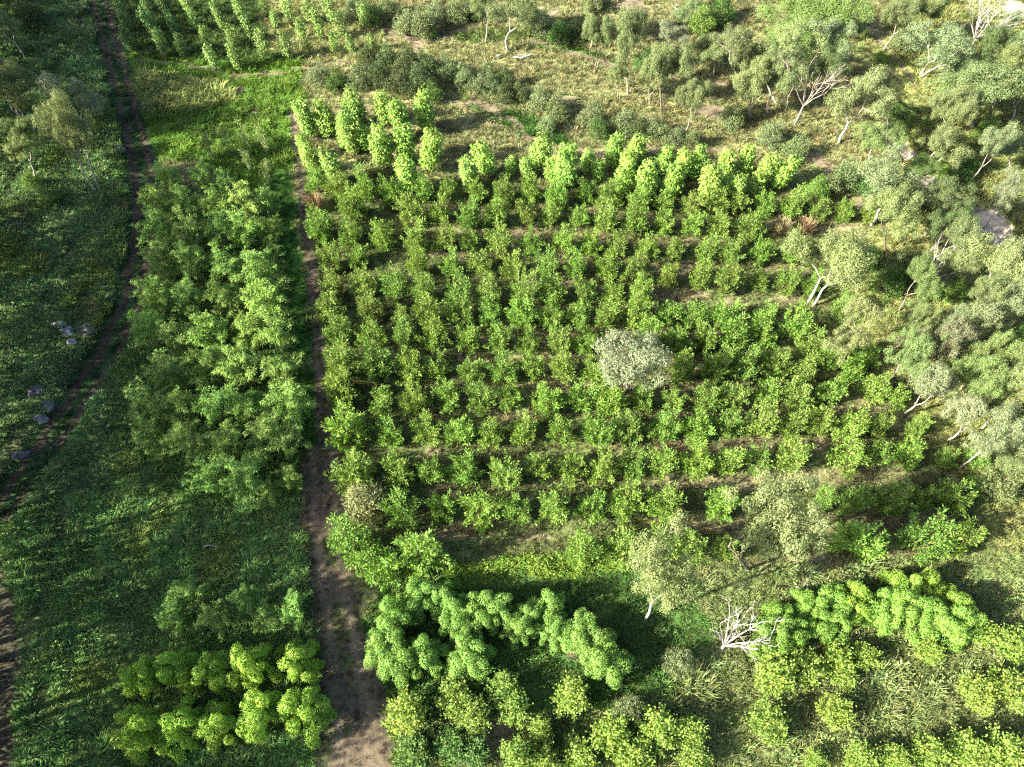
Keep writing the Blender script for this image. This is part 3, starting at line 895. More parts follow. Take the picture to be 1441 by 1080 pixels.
def zone(X, Y):
    """albedo, tuft density (per m2), tuft size, tuft kind weight (0 grass .. 1 leafy) at ground points"""
    n1 = fbm(X / 3.0, Y / 3.0, 11) - .5
    n2 = fbm(X / 1.1, Y / 1.1, 23) - .5
    n3 = fbm(X / 7.0, Y / 7.0, 37) - .5
    px, py = to_px(X, Y)
    s = FPX / np.maximum(Y * CP + CAM_H * SP, 1)
    jx, jy = px + n2 * s * 1.1, py + n1 * s * 1.2
    C = np.empty(X.shape + (3,)); C[:] = (.215, .235, .10)         # dry yellow green grass by default
    dens = np.full(X.shape, 10.0); size = np.full(X.shape, .75); leafy = np.full(X.shape, .12)

    def put(mask, col, d, sz, lf):
        C[mask] = col; dens[mask] = d; size[mask] = sz; leafy[mask] = lf
    top = jy < 235
    put(top, (.225, .230, .105), 9, .7, .15)
    # right-hand woods floor
    put(jx > 1250 + 0 * jy, (.225, .250, .090), 10, .8, .25)
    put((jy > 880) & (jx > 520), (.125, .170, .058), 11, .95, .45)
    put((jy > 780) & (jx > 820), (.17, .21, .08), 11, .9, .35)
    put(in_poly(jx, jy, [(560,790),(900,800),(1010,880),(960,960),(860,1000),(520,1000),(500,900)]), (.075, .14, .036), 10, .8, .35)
    # orchard floor
    orch = in_poly(jx, jy, ORCH_POLY)
    put(orch, (.125, .15, .058), 9, .6, .15)
    best = np.full(X.shape, 9.0)
    for pts in ROWLINES:
        d = Y - np.interp(X, pts[:, 0], pts[:, 1])
        ins = (X > pts[0, 0] - 1.5) & (X < pts[-1, 0] + 1.5)
        best = np.where(ins & (np.abs(d + 1.25) < np.abs(best)), d + 1.25, best)
    strip = orch & (np.abs(best + n2 * .9) < .75 + n1 * .6) & (jx > 600 - .4 * (jy - 400) * 0)
    put(strip & (n3 > -.06), (.200, .182, .102), 9, .55, .0)
    grs = orch & (n3 > .12)
    C[grs] = C[grs] * .6 + np.array((.09, .13, .035)) * .4
    # left of the main track: lush weeds
    lft = in_poly(jx, jy, [(-900,-300),(150,-300),(190,230),(215,300),(390,235),(415,330),(440,560),(440,630),(418,650),(432,800),(445,1000),(440,1400),(-900,1400)])
    put(lft, (.125, .215, .060), 15, .98, .2)
    put(lft & (jy > 700), (.125, .220, .066), 16, .98, .22)
    put(lft & (jx < 160) & (jy < 700), (.125, .205, .074), 16, .98, .22)
    yel = lft & (n3 + n1 * .6 > .14)
    C[yel] = (.14, .20, .05)
    brn = lft & (fbm(X / 2.2, Y / 5.0, 57) > .66)
    C[brn] = C[brn] * .5 + np.array((.13, .12, .07)) * .5; size[brn] *= .6
    # open grass at the head of the track
    put(in_poly(jx, jy, [(170,60),(420,85),(430,150),(405,160),(412,240),(380,300),(280,230),(205,230),(165,120)]), (.12, .21, .035), 11, .8, .2)
    put(in_poly(jx, jy, [(165,105),(320,120),(330,150),(190,160)]), (.21, .25, .08), 11, 1.1, .1)
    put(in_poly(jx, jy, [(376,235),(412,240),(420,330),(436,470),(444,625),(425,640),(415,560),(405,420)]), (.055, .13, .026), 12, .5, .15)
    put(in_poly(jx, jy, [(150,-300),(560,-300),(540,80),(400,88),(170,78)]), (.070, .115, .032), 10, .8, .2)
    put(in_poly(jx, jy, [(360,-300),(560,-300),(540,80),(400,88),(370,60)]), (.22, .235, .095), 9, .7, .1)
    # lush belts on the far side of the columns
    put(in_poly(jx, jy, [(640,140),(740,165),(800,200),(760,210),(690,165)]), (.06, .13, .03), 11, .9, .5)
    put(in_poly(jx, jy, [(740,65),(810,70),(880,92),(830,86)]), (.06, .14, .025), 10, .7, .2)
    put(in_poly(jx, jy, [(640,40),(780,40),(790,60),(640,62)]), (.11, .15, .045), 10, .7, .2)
    put(in_poly(jx, jy, [(610,795),(860,770),(880,800),(640,825)]), (.16, .24, .04), 12, .8, .7)
    put(in_poly(jx, jy, [(1215,10),(1300,150),(1260,170),(1190,60)]), (.24, .26, .10), 9, .6, .05)
    put(in_poly(jx, jy, [(1240,290),(1441,360),(1330,430),(1250,540),(1200,450),(1190,420)]), (.235, .255, .095), 10, .7, .15)
    # dirt
    tr = in_poly(jx * .35 + px * .65, jy * .35 + py * .65, TRACK)
    put(tr, (.118, .096, .068), 2.2, .34, 0)
    LY = np.array([158, 330, 440, 560, 640, 720, 800, 900, 1000, 1085]); LX = np.array([403, 424, 434, 442, 419, 422, 430, 440, 446, 440])
    RY = np.array([158, 240, 310, 400, 500, 570, 660, 740, 840, 930, 1085]); RX = np.array([418, 428, 437, 450, 462, 470, 490, 492, 508, 530, 562])
    tl = np.interp(py, LY, LX); trr = np.interp(py, RY, RX)
    lat = (px - tl) / (trr - tl)
    rutm = np.exp(-((lat - .30) / .10) ** 2) + np.exp(-((lat - .72) / .10) ** 2)
    C[tr] *= (.86 + .30 * rutm + .5 * (fbm(X / .35, Y / 1.6, 91) - .5))[tr][:, None]
    dens[tr] = (5.5 - 4.0 * np.clip(rutm, 0, 1))[tr]
    wear = tr & (rutm < .5) & (n2 + n1 > .10)
    C[wear] = (.080, .088, .040); dens[wear] = 8
    d = seg_dist(X, Y, SMALL_TRACK) + n2 * .7
    rut = (np.abs(np.abs(d) - .75) < .42)
    put(d < 1.75, (.042, .085, .030), 9, .5, .1)
    put(rut & (n3 > -.22), (.062, .052, .036), 2.5, .35, 0)
    d = seg_dist(X, Y, EDGE_TRACK) + n2 * .7
    put(d < 1.1, (.065, .060, .042), 2, .4, 0)
    for k, p in enumerate(PATHS):
        d = seg_dist(X, Y, p) + n2 * .9
        put(d < (.5, .75, .5, .8, .45, .45, .4)[k], (.165, .140, .092), 3, .35, 0)
    for bx, by, r in BARE:
        g = at(bx, by)
        d = np.hypot(X - g[0], (Y - g[1]) * 1.4) + n2 * 2.0 + n1 * 1.6
        put(d < r * .7, (.20, .165, .115), 2.5, .4, 0)
    dg = seg_dist(X, Y, GULLY) + n2 * 1.0
    put(dg < 1.5, (.17, .16, .13), 1.0, .4, 0)
    for bx, by, r in SANDS:
        g = at(bx, by)
        d = np.hypot(X - g[0], (Y - g[1])) + n2 * 1.4
        put(d < r * .75, (.40, .35, .28), .4, .3, 0)
    g = at(1294, 224)
    put(np.hypot(X - g[0], (Y - g[1]) * .8) + n2 < .9, (.42, .22, .09), .2, .3, 0)
    C *= (1 + .55 * n2 + .5 * n1)[..., None]
    return np.clip(C, .008, .9), dens, size, leafy


xs = np.concatenate([[-900, -500, -260, -150, -110], np.arange(-85, 85.01, .3), [110, 150, 260, 500, 900]])
ys = np.concatenate([[-300, -150, -70, -35], np.arange(-14, 126, .3), [150, 200, 300, 600, 1500]])
GX, GY = np.meshgrid(xs, ys)
GZ = ground_z(GX, GY)
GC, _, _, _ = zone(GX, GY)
nx, ny = len(xs), len(ys)
idx = np.arange(nx * ny).reshape(ny, nx)
F = np.stack([idx[:-1, :-1], idx[:-1, 1:], idx[1:, 1:], idx[1:, :-1]], -1).reshape(-1, 4)
m, t, N, L = new_mat('ground_soil_and_turf')
b = N['Principled BSDF']
va = N.new('ShaderNodeAttribute'); va.attribute_name = 'albedo'
tc = N.new('ShaderNodeNewGeometry')
nz = N.new('ShaderNodeTexNoise'); nz.inputs['Scale'].default_value = 3.0; nz.inputs['Detail'].default_value = 8; nz.inputs['Roughness'].default_value = .7
L.new(tc.outputs['Position'], nz.inputs['Vector'])
mr = N.new('ShaderNodeMapRange'); mr.inputs['From Min'].default_value = .3; mr.inputs['From Max'].default_value = .7; mr.inputs['To Min'].default_value = .55; mr.inputs['To Max'].default_value = 1.45
L.new(nz.outputs[0], mr.inputs['Value'])
hs = N.new('ShaderNodeHueSaturation')
L.new(va.outputs['Color'], hs.inputs['Color']); L.new(mr.outputs[0], hs.inputs['Value'])
L.new(hs.outputs[0], b.inputs['Base Color'])
bp = N.new('ShaderNodeBump'); bp.inputs['Strength'].default_value = .8; bp.inputs['Distance'].default_value = .12
L.new(nz.outputs[0], bp.inputs['Height']); L.new(bp.outputs[0], b.inputs['Normal'])
b.inputs['Roughness'].default_value = .95
b.inputs['Specular IOR Level'].default_value = .1
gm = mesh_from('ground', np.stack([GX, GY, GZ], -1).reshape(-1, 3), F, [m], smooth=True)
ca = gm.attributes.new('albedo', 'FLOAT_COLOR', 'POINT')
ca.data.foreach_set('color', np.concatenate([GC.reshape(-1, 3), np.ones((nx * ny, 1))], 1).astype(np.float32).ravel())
go = bpy.data.objects.new('ground', gm)
COL.objects.link(go)
tag(go, kind='structure')


# ------------------------------------------------------------------ grass and weeds (nobody could count them)
def tuft_grass(seed, n=34, h=.5, spread=.28):
    rng = np.random.default_rng(seed)
    V, Fc = [], []
    for i in range(n):
        a = rng.uniform(0, 2 * math.pi); r = spread * math.sqrt(rng.uniform())
        p = np.array([math.cos(a) * r, math.sin(a) * r, -.04])
        a2 = a + rng.normal() * .9
        hh = h * rng.uniform(.5, 1.1); ln = hh * rng.uniform(.25, .95)
        d = np.array([math.cos(a2), math.sin(a2), 0]); sd = np.array([-d[1], d[0], 0]) * rng.uniform(.012, .024)
        mid = p + d * ln * .35 + [0, 0, hh * .7]; e = p + d * ln + [0, 0, hh * rng.uniform(.6, 1.0)]
        k = len(V)
        V += [p - sd, p + sd, mid + sd * .9, mid - sd * .9, e + sd * .15, e - sd * .15]
        Fc += [(k, k + 1, k + 2, k + 3), (k + 3, k + 2, k + 4, k + 5)]
    return mesh_from('grass_tuft', np.array(V), Fc, [M_GRASS])


def tuft_weed(seed, n=46, h=.42, spread=.34, ls=.15):
    rng = np.random.default_rng(seed)
    lv = Leaves()
    a = rng.uniform(0, 2 * math.pi, n); r = spread * np.sqrt(rng.uniform(0, 1, n))
    z = h * (1 - (r / spread) ** 2 * .7) * rng.uniform(.25, 1.0, n)
    P = np.stack([np.cos(a) * r, np.sin(a) * r, z], 1)
    D = np.stack([np.cos(a), np.sin(a), rng.uniform(-.5, .6, n)], 1) + rng.normal(size=(n, 3)) * .5
    lv.add(P, D, rng.normal(size=(n, 3)) * .45 + [0, 0, 1], rng.uniform(.6, 1.3, n) * ls, rng.uniform(.35, .6, n) * ls)
    return lv.mesh('weed_tuft', [M_GRASS])


def tuft_collection(name, meshes):
    c = bpy.data.collections.new(name)
    for i, me in enumerate(meshes):
        o = bpy.data.objects.new(name + '_%02d' % i, me)
        c.objects.link(o)
    return c


def scatter(name, coll, nk, pts, rot, scl, idxs, tint):
    me = bpy.data.meshes.new(name)
    me.vertices.add(len(pts))
    me.vertices.foreach_set('co', pts.astype(np.float32).ravel())
    for nm, ty, arr, key in (('rot', 'FLOAT_VECTOR', rot, 'vector'), ('scl', 'FLOAT', scl, 'value'), ('pick', 'INT', idxs, 'value')):
        a = me.attributes.new(nm, ty, 'POINT')
        a.data.foreach_set(key, np.asarray(arr, np.int32 if ty == 'INT' else np.float32).ravel())
    a = me.attributes.new('tint', 'FLOAT_COLOR', 'POINT')
    a.data.foreach_set('color', np.concatenate([tint, np.ones((len(tint), 1))], 1).astype(np.float32).ravel())
    me.update()
    o = bpy.data.objects.new(name, me)
    COL.objects.link(o)
    ng = bpy.data.node_groups.new(name + '_scatter', 'GeometryNodeTree')
    ng.interface.new_socket('Geometry', in_out='INPUT', socket_type='NodeSocketGeometry')
    ng.interface.new_socket('Geometry', in_out='OUTPUT', socket_type='NodeSocketGeometry')
    N, L = ng.nodes, ng.links
    gi, gout = N.new('NodeGroupInput'), N.new('NodeGroupOutput')
    ci = N.new('GeometryNodeCollectionInfo'); ci.inputs['Collection'].default_value = coll
    ci.inputs['Separate Children'].default_value = True; ci.inputs['Reset Children'].default_value = True
    ip = N.new('GeometryNodeInstanceOnPoints')

    def attr(nm, ty):
        n = N.new('GeometryNodeInputNamedAttribute'); n.data_type = ty; n.inputs['Name'].default_value = nm
        return n.outputs['Attribute']
    L.new(gi.outputs[0], ip.inputs['Points']); L.new(ci.outputs[0], ip.inputs['Instance'])
    ip.inputs['Pick Instance'].default_value = True
    L.new(attr('pick', 'INT'), ip.inputs['Instance Index'])
    er = N.new('FunctionNodeEulerToRotation'); L.new(attr('rot', 'FLOAT_VECTOR'), er.inputs[0]); L.new(er.outputs[0], ip.inputs['Rotation'])
    L.new(attr('scl', 'FLOAT'), ip.inputs['Scale'])
    L.new(ip.outputs[0], gout.inputs[0])
    md = o.modifiers.new('scatter', 'NODES'); md.node_group = ng
    return o


def frustum_points(n, rng):
    Y = rng.uniform(-3, 112, n); X = rng.uniform(-82, 82, n)
    px, py = to_px(X, Y)
    k = (px > -130) & (px < PW + 130) & (py > -90) & (py < PH + 120)
    return X[k], Y[k]


rng = np.random.default_rng(99)
DMAX = 16.0
X, Y = frustum_points(int(164 * 115 * DMAX), rng)
C, dens, size, leafy = zone(X, Y)
far = np.clip((Y - 35) / 60, 0, 1)
keep = rng.uniform(size=len(X)) < dens / DMAX * (1 - .35 * far)
X, Y, C, size, leafy, far = X[keep], Y[keep], C[keep], size[keep], leafy[keep], far[keep]
clumpn = fbm(X / 1.6, Y / 1.6, 71)
scl = size * rng.uniform(.6, 1.25, len(X)) * (.35 + 1.4 * clumpn) * (1 + .2 * far)
Z = ground_z(X, Y)
isl = rng.uniform(size=len(X)) < np.clip(leafy + (fbm(X / 4, Y / 4, 81) - .5) * 1.1, 0, 1)
tint = C * rng.uniform(.8, 1.35, (len(X), 1)) * (1 + rng.uniform(-.12, .12, (len(X), 3)))
rot = np.stack([rng.normal(size=len(X)) * .12, rng.normal(size=len(X)) * .12, rng.uniform(0, 6.283, len(X))], 1)
gcoll = tuft_collection('grass_tuft', [tuft_grass(400 + i, 30 + 3 * i, .42 + .07 * i, .24 + .03 * i) for i in range(5)])
wcoll = tuft_collection('weed_tuft', [tuft_weed(500 + i, 40 + 4 * i, .36 + .06 * i, .30 + .03 * i, .13 + .02 * i) for i in range(5)])
P = np.stack([X, Y, Z], 1)
g = ~isl
o = scatter('grass', gcoll, 5, P[g], rot[g], scl[g], rng.integers(0, 5, g.sum()), tint[g])
tag(o, 'uncut grass covering the ground between the trees', 'grass', kind='stuff')
o = scatter('weeds', wcoll, 5, P[isl], rot[isl], scl[isl], rng.integers(0, 5, isl.sum()), tint[isl] * .95)
tag(o, 'low leafy weeds growing through the grass', 'weeds', kind='stuff')

# ------------------------------------------------------------------ prototypes
P_ORCH = [proto_objects(proto_orchard(100 + i, H=2.9 + .16 * (i % 4), R=.98 + .07 * (i % 5), nst=11 + i % 7)) for i in range(15)]
P_COL = [proto_objects(proto_column(200 + i, nst=4 + i % 3)) for i in range(6)]
P_FAR = [proto_objects(proto_column(230 + i, H=3.5, R=.85, nst=3, nleaf=260, ls=.22)) for i in range(4)]
P_BAM = [proto_objects(proto_bamboo(300 + i)) for i in range(7)]
P_SPARSE = [proto_objects(proto_bamboo(330 + i, H=4.2, R=.6, ncul=7, nleaf=90, bare=2)) for i in range(3)]
P_FLUF = [proto_objects(proto_fluffy(360 + i)) for i in range(7)]
BK = {'w': M_BARK_WHITE, 'd': M_BARK_DARK, 'g': M_BARK_GREY, 'w2': M_BARK_WHITE}
P_GUM = {k: [proto_objects(proto_gum(600 + 20 * j + i, bark=BK[k], two=(k == 'w2'))) for i in range(5 if k != 'w2' else 3)] for j, k in enumerate(('w', 'd', 'g', 'w2'))}
P_DENSE = [proto_objects(proto_gum(690 + i, bark=M_BARK_DARK, H=8, R=3.2, fork=.25, clump=(.65, 1.0), dense=1.35, extra=26)) for i in range(2)]
P_SCR = [proto_objects(proto_scrub(700 + i)) for i in range(7)]
P_SAP = [proto_objects(proto_sapling(800 + i, tips=.28 + .06 * (i % 3))) for i in range(6)]
P_SAPG = [proto_objects(proto_sapling(830 + i, tips=.04)) for i in range(2)]

# ------------------------------------------------------------------ planting
R_ = random.Random(21)


def place(name, label, cat, group, proto, px, py, size, color, hfac=1.0, lean=.05):
    sz = size * hfac * R_.uniform(.94, 1.06)
    g = at(px, py, proto['hc'] * sz)
    return plant(name, label, cat, group, proto, g[0], g[1], size, sz, R_.uniform(0, 6.283), color, (R_.gauss(0, lean), R_.gauss(0, lean)))


ORC = (.150, .250, .048)
for r, row in enumerate(ORCHARD, 1):
    row = sorted(row)
    for k, (px, py, s) in enumerate(row, 1):
        big = 'big ' if s >= 1.3 else 'small ' if s <= .8 else ''
        lab = f"{big}green feathery orchard tree, {ORD[k]} from the dirt track in the {ORD[r]} row up"
        place('orchard_tree', lab, 'tree', 'feathery trees in the orchard rows', P_ORCH[R_.randrange(15)], px, py, s * R_.uniform(.88, 1.06), jit(ORC, .15, R_), R_.uniform(1.0, 1.22))
for block, rowname, lst in COLUMNS:
    for k, (px, py, s) in enumerate(sorted(lst), 1):
        wr = f"in the {rowname} row, {block} block" if rowname != 'only' else "in the sparse row between two blocks"
        lab = f"lime leafy column tree, {ORD[k]} from the dirt track {wr}"
        place('leafy_column_tree', lab, 'tree', 'bright leafy column trees', P_COL[R_.randrange(6)], px, py, s * R_.uniform(.95, 1.18), jit((.20, .33, .065), .12, R_), lean=.10)
for c, lst in enumerate(FARBLOCK, 1):
    for k, (px, py, s) in enumerate(lst, 1):
        lab = f"slender green tree, {ORD[k]} from the near end, {ORD[c]} far plantation column from the small track"
        place('plantation_tree', lab, 'tree', 'slender trees of the far plantation', P_FAR[R_.randrange(4)], px, py, s * R_.uniform(.8, 1.15), jit((.165, .265, .066) if c > 3 else (.12, .21, .06), .14, R_), lean=.14)
for name, lst in BAMBOO:
    for k, (px, py, s) in enumerate(sorted(lst, key=lambda p: -p[0]), 1):
        lab = f"feathery green bamboo clump, {ORD[k]} from the dirt track in the {name} grove row down"
        place('bamboo_clump', lab, 'bamboo', 'bamboo clumps of the grove', P_BAM[R_.randrange(7)], px, py, s * .88, jit((.185, .305, .066), .16, R_))
for k, (px, py, s) in enumerate(sorted(BAMBOO_ROW, key=lambda p: -p[0]), 1):
    lab = f"low bamboo clump, {ORD[k]} from the dirt track, row above the fluffy yellow green clumps"
    place('bamboo_clump', lab, 'bamboo', 'low bamboo row', P_BAM[R_.randrange(7)], px, py, s * .72, jit((.15, .27, .058), .1, R_), 1.15)
for k, (px, py, s) in enumerate(SPARSE, 1):
    lab = f"thin sparse young bamboo, {ORD[k]} of those in open grass beyond the grove"
    place('young_bamboo', lab, 'bamboo', 'sparse young bamboos in the open grass', P_SPARSE[R_.randrange(3)], px, py, s, jit((.15, .21, .06), .1, R_))
for rowname, tone, lst in FLUFFY:
    for k, (px, py, s) in enumerate(sorted(lst, key=lambda p: -p[0]), 1):
        lab = f"fluffy yellow green bamboo clump, {ORD[k]} from the dirt track in the {rowname} of two rows"
        place('fluffy_bamboo', lab, 'bamboo', 'fluffy yellow green bamboo clumps', P_FLUF[R_.randrange(7)], px, py, s, jit((.205, .35, .05), .08, R_), 1.3)
for rowname, lst in FLUFFY_MID:
    for k, (px, py, s) in enumerate(sorted(lst), 1):
        lab = f"fluffy bluish bamboo clump, {ORD[k]} from the dirt track in the bank's {rowname} line"
        place('fluffy_bamboo', lab, 'bamboo', 'fluffy blue green bamboo bank', P_FLUF[R_.randrange(7)], px, py, s, jit((.155, .285, .058), .08, R_))
for rowname, lst in FLUFFY_END:
    for k, (px, py, s) in enumerate(sorted(lst), 1):
        lab = f"fluffy bright bamboo clump, {ORD[k]} from the dead tree in the {rowname} line of the bank"
        yc = .5 if px > 1200 and rowname == 'back' else 0
        c = np.array((.15, .28, .048)) * (1 - yc) + np.array((.23, .36, .045)) * yc
        place('fluffy_bamboo', lab, 'bamboo', 'fluffy bright green bamboo bank', P_FLUF[R_.randrange(7)], px, py, s, jit(tuple(c), .08, R_))
for px, py, s, yel, lab in SAPLINGS:
    pr = P_SAP[R_.randrange(6)] if yel > .25 else P_SAPG[R_.randrange(2)]
    c = np.array((.215, .315, .058)) * yel + np.array((.08, .17, .045)) * (1 - yel)
    place('broadleaf_bush', lab, 'bush', 'yellow tipped broad leaved bushes', pr, px, py, s * .95, jit(tuple(c), .1, R_), 1.5 if 'tall thin' in lab else 1.0)
for px, py, s, tn, lab in SCRUB:
    place('scrub_bush', lab, 'bush', None, P_SCR[R_.randrange(7)], px, py, s, jit(tuple(v * 1.45 for v in TONE[tn]), .1, R_))

for px, py, wpx, base, tone, bark, lab in GUMS:
    pr = (P_DENSE if tone in ('rich',) else P_GUM[bark])
    pr = pr[R_.randrange(len(pr))]
    if base is not None:
        B = at(*base); d = ray(px, py)
        tt = (B[0] * d[0] + B[1] * d[1]) / (d[0] ** 2 + d[1] ** 2)
        hc = float(np.clip(CAM_H + tt * d[2], 3.0, 11.0))
        Q = at(px, py, hc)
        lean = ((Q[0] - B[0]) / hc, (Q[1] - B[1]) / hc)
        lean = tuple(np.clip(lean, -.45, .45))
        dist = FPX / (Q[1] * CP + (CAM_H - hc) * SP)
    else:
        hc = {'deep': 3.2, 'dark': 4.2}.get(tone, 5.0)
        if wpx < 48: hc *= .85
        B = at(px, py, hc); lean = None
        dist = FPX / (B[1] * CP + (CAM_H - hc) * SP)
    rad = wpx / 2 / dist * .88
    plant('gum_tree', lab, 'tree', None, pr, B[0], B[1], rad / pr['R'], hc / pr['hc'] * 1.06, R_.uniform(0, 6.283), jit(GT[tone], .08, R_), lean)


# ------------------------------------------------------------------ dead trees, dry grass, rocks, logs
def place_dead(seed, base, lab, H, spread, limbs, lean, r0=.085, mat=M_BARK_DEAD, low=.14):
    """bare tree: long limbs fanning from a low fork, each with forked twigs"""
    rng = np.random.default_rng(seed)
    tb = Tubes(6)
    f = np.array([lean[0] * low * H, lean[1] * low * H, low * H])
    tb.add(bez(np.array([0, 0, -.2]), f * [.3, .3, .5], f, 5), np.linspace(r0 * 1.5, r0 * 1.2, 5))

    def twig(p, d, ln, r, dp):
        n = 6
        pts = [p]
        for k in range(n):
            d = unit(d + rng.normal(size=3) * .13 + [0, 0, .04])
            p = p + d * ln / n
            pts.append(p)
        tb.add(np.array(pts), np.linspace(r, r * .45, n + 1))
        if dp:
            for k in range(rng.integers(3, 6)):
                q = pts[rng.integers(2, n + 1)]
                twig(q, unit(d + rng.normal(size=3) * .5), ln * rng.uniform(.28, .55), max(.014, r * .5), dp - 1)
    for k in range(limbs):
        a = 2 * math.pi * k / limbs + rng.uniform(-.3, .3)
        d = unit(np.array([math.cos(a) * spread + lean[0], math.sin(a) * spread + lean[1], rng.uniform(.7, 1.1)]))
        twig(f, d, H * rng.uniform(.6, 1.0), r0 * rng.uniform(.6, 1), 2)
    o = bpy.data.objects.new('dead_tree', tb.mesh('dead_branches', mat))
    COL.objects.link(o)
    B = at(*base)
    o.location = (B[0], B[1], ground_z(B[0], B[1]))
    tag(o, lab, 'tree')
    return o


place_dead(41, (1014, 915), 'bleached bare dead tree standing between the two fluffy bamboo banks', 3.5, .55, 7, (.25, .35))
place_dead(44, (1366, 66), 'great bare pale tree with many upright branches at the top', 6.5, .75, 13, (.15, .1), .07)
place_dead(47, (1116, 180), 'nearly bare dark trunked tree in front of the far grove', 5.5, .6, 6, (.1, .05), .075, M_BARK_GREY, .45)
place_dead(52, (1296, 402), 'tangle of bare grey branches beside the thin crowned gum', 4.5, .5, 7, (.3, .2), .06)


def dry_mesh(seed, n=520):
    rng = np.random.default_rng(seed)
    V, Fc = [], []
    for i in range(n):
        a = rng.uniform(0, 2 * math.pi); r = .4 * math.sqrt(rng.uniform())
        p = np.array([math.cos(a) * r, math.sin(a) * r, -.03]); d = np.array([math.cos(a), math.sin(a), 0])
        hh = rng.uniform(.9, 2.1); ln = rng.uniform(.1, .8)
        sd = np.array([-d[1], d[0], 0]) * .014
        mid = p + d * ln * .35 + [0, 0, hh * .6]; e = p + d * ln + [0, 0, hh]
        k = len(V)
        V += [p - sd, p + sd, mid + sd, mid - sd, e + sd * 1.5, e - sd * 1.5]
        Fc += [(k, k + 1, k + 2, k + 3), (k + 3, k + 2, k + 4, k + 5)]
    return mesh_from('dry_grass', np.array(V), Fc, [M_LEAF])


for k, (px, py, s, lab) in enumerate(DRY):
    o = bpy.data.objects.new('dry_grass_clump', dry_mesh(90 + k))
    COL.objects.link(o)
    g = at(px, py, .9)
    o.location = (g[0], g[1], ground_z(g[0], g[1])); o.scale = (s, s, s * .95)
    o.color = ((.25, .18, .10, 1), (.23, .17, .095, 1), (.23, .205, .11, 1))[k]
    tag(o, lab, 'grass clump')

m, t, N, L = new_mat('lichen_rock')
b = N['Principled BSDF']
tc = N.new('ShaderNodeTexCoord'); nz = N.new('ShaderNodeTexNoise'); nz.inputs['Scale'].default_value = 2.5; nz.inputs['Detail'].default_value = 8
L.new(tc.outputs['Object'], nz.inputs['Vector'])
cr = N.new('ShaderNodeValToRGB')
cr.color_ramp.elements[0].position = .35; cr.color_ramp.elements[0].color = (.10, .10, .10, 1)
cr.color_ramp.elements[1].position = .60; cr.color_ramp.elements[1].color = (.42, .42, .42, 1)
L.new(nz.outputs[0], cr.inputs[0])
mxc = N.new('ShaderNodeMixRGB'); mxc.blend_type = 'MULTIPLY'; mxc.inputs[0].default_value = 1
oi = N.new('ShaderNodeObjectInfo'); L.new(oi.outputs['Color'], mxc.inputs[2]); L.new(cr.outputs[0], mxc.inputs[1]); L.new(mxc.outputs[0], b.inputs['Base Color'])
b.inputs['Roughness'].default_value = .9
bp = N.new('ShaderNodeBump'); bp.inputs['Distance'].default_value = .1; L.new(nz.outputs[0], bp.inputs['Height']); L.new(bp.outputs[0], b.inputs['Normal'])
M_ROCK = m


def rock(px, py, sx, sy, sz, rz, seed, lab, col):
    rng = np.random.default_rng(seed)
    nu, nv = 22, 12
    th = np.linspace(0, 2 * math.pi, nu, endpoint=False); ph = np.linspace(.02, math.pi - .02, nv)
    TH, PH = np.meshgrid(th, ph)
    V = np.stack([np.cos(TH) * np.sin(PH), np.sin(TH) * np.sin(PH), np.cos(PH)], -1)
    k = 1 + .55 * (fbm(V[..., 0] * 2 + seed, V[..., 1] * 2 + V[..., 2] * 1.3, seed) - .5)
    # flat facets
    for q in range(9):
        nrm = unit(rng.normal(size=3)); c = rng.uniform(.55, .8)
        dd = V @ nrm * k
        k = np.where(dd > c, k * c / np.maximum(dd, 1e-6), k)
    V = V * k[..., None] * [sx, sy, sz]
    idx = np.arange(nu * nv).reshape(nv, nu)
    F = np.stack([idx[:-1], idx[1:], np.roll(idx, -1, 1)[1:], np.roll(idx, -1, 1)[:-1]], -1).reshape(-1, 4)
    me = mesh_from('rock', V.reshape(-1, 3), F, [M_ROCK])
    o = bpy.data.objects.new('rock', me)
    COL.objects.link(o)
    g = at(px, py)
    o.location = (g[0], g[1], ground_z(g[0], g[1]) + sz * .08)
    o.rotation_euler = (0.05, -.06, rz)
    o.color = (*col, 1)
    tag(o, lab, 'rock', 'rocks beside the small track')


rock(86, 459, .75, .5, .7, .3, 1, 'pale grey rock slab beside the small track, topmost of its outcrop', (.95, .95, 1.0))
rock(97, 470, .95, .6, .8, -.3, 2, 'largest pale grey rock in the upper outcrop', (.95, .95, 1.0))
rock(104, 483, .55, .4, .65, .2, 3, 'small pale rock at the lower tip of the upper outcrop', (.85, .85, .9))
rock(120, 468, 1.1, .8, .5, .1, 4, 'dull brownish rock between the pale outcrop and the small track', (.55, .48, .44))
rock(52, 552, .8, .8, .55, .8, 5, 'dark grey rock slab at the top of the lower outcrop', (.30, .30, .34))
rock(66, 570, .9, .8, .55, -.6, 6, 'grey sloping rock in the middle of the lower outcrop', (.38, .38, .42))
rock(56, 592, .7, .5, .6, .2, 7, 'lighter grey rock at the bottom of the lower outcrop', (.6, .58, .63))
rock(28, 640, .7, .5, .45, .5, 8, 'dark rock half sunk in weeds at the edge of the small track', (.3, .3, .31))


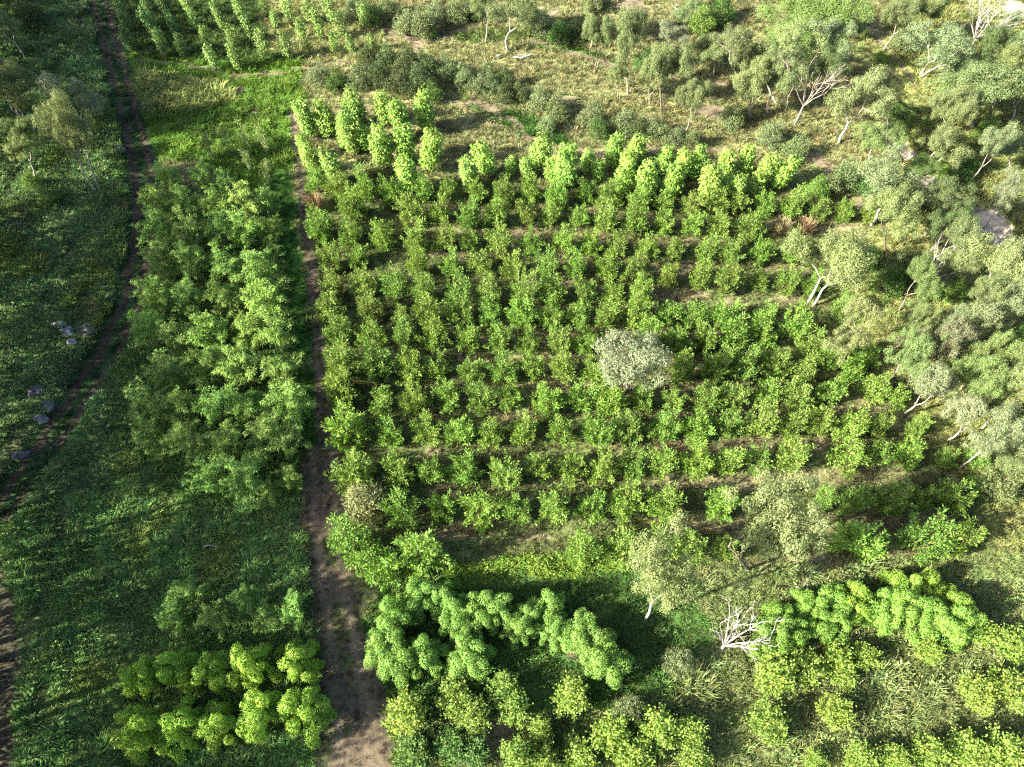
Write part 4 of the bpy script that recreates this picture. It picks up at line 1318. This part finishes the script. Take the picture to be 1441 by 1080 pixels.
def log(pts, r, lab, name='fallen_log', cat='log', mat=M_BARK_DEAD, twigs=0, seed=3):
    rng = np.random.default_rng(seed)
    G = [at(px, py) for px, py, h in pts]
    P = np.array([[g[0], g[1], ground_z(g[0], g[1]) + p[2]] for g, p in zip(G, pts)])
    t = np.linspace(0, 1, 10); tt = np.linspace(0, 1, len(P))
    Q = np.stack([np.interp(t, tt, P[:, k]) for k in range(3)], 1)
    c = Q[0].copy()
    tb = Tubes(8)
    tb.add(Q - c, np.linspace(r, r * .6, 10))
    for q in range(twigs):
        a = Q[rng.integers(2, 9)] - c
        e = a + np.array([rng.normal() * .5, rng.normal() * .5, rng.uniform(.1, .6)])
        tb.add(bez(a, (a + e) / 2 + rng.normal(size=3) * .1, e, 5), np.linspace(r * .45, r * .15, 5))
    o = bpy.data.objects.new(name, tb.mesh(name, mat))
    COL.objects.link(o)
    o.location = c
    tag(o, lab, cat)


log([(722,86,.35),(735,87,.35),(748,84,.55)], .14, 'bleached fallen log lying in the open grass near the top', twigs=5)
log([(699,85,.25),(703,83,.3),(706,82,.3)], .16, 'short bleached stump piece beside the fallen log', twigs=1, seed=5)
log([(290,774,.55),(297,772.5,.75),(304,773,.75),(314,774,.55)], .05, 'thin pale curved stick lying on the dark weeds', name='fallen_branch', cat='branch')
log([(1118,827,.3),(1130,830,.35),(1146,836,.3)], .05, 'thin bare branch lying behind the second fluffy bamboo bank', name='fallen_branch', cat='branch', mat=M_BARK_GREY, twigs=7)
log([(1390,832-516,.3),(1402,318,.35),(1412,326,.3)], .10, 'pale driftwood log lying in the sandy creek bed', twigs=3)

# ------------------------------------------------------------------ wood beyond the picture's left edge (throws the long shade)
lv, tb = Leaves(), Tubes(5)
rng = np.random.default_rng(5)
gaps = [(3, 6), (51, 57)]
spots = []
for Yc in np.arange(-26, 100, 3.4):
    e = at(-20, 540)
    zc = Yc * CP + CAM_H * SP
    edge = -(PW / 2 + 15) / FPX * zc
    for lay in range(2):
        y2 = Yc + rng.uniform(-1.2, 1.2)
        if any(a < y2 < b for a, b in gaps) and rng.uniform() < .85:
            continue
        spots.append((edge - 3.2 - 5.5 * lay - rng.uniform(0, 2), y2, rng.uniform(12.8, 14.2) if y2 < 1 else rng.uniform(17, 19) if 5.5 < y2 < 46 else rng.uniform(15.0, 18.5)))
for X0, Y0, H in spots:
    b0 = np.array([X0, Y0, -.3])
    tb.add(bez(b0, b0 + [rng.normal() * .4, rng.normal() * .4, H * .5], b0 + [0, 0, H * .9], 8), np.linspace(.32, .06, 8))
    for q in range(36):
        u = rng.uniform(.22, 1)
        rr = 3.0 * math.sin(min(1, u * 1.02) * math.pi * .86) ** .7 * math.sqrt(rng.uniform(.05, 1)) + .2
        a = rng.uniform(0, 6.283)
        c = b0 + [math.cos(a) * rr, math.sin(a) * rr, H * u]
        tb.add(np.array([b0 + [0, 0, H * u * .85], (c + b0 + [0, 0, H * u * .85]) / 2 + [0, 0, .15], c]), np.array([.07, .05, .02]))
        n = 60
        dv = rand_dirs(rng, n)
        lv.add(c + dv * rng.uniform(.5, 1.25, (n, 1)), dv * .6 + rng.normal(size=(n, 3)) * .5 + [0, 0, -.5], dv + rng.normal(size=(n, 3)) * .5 + [0, 0, .4], rng.uniform(.35, .6, n), rng.uniform(.14, .24, n))
V1, F1, M1 = lv.arrays()
V2, F2 = np.concatenate(tb.V), np.array(tb.F)
me = mesh_from('woodland', np.concatenate([V1, V2]), np.concatenate([F1, F2 + len(V1)]), [M_LEAF, M_BARK_GREY], np.concatenate([np.zeros(len(F1)), np.ones(len(F2))]))
o = bpy.data.objects.new('woodland', me)
COL.objects.link(o)
o.color = (.09, .13, .05, 1)
tag(o, 'tall dense wood along the edge of the slope', 'woodland', kind='stuff')
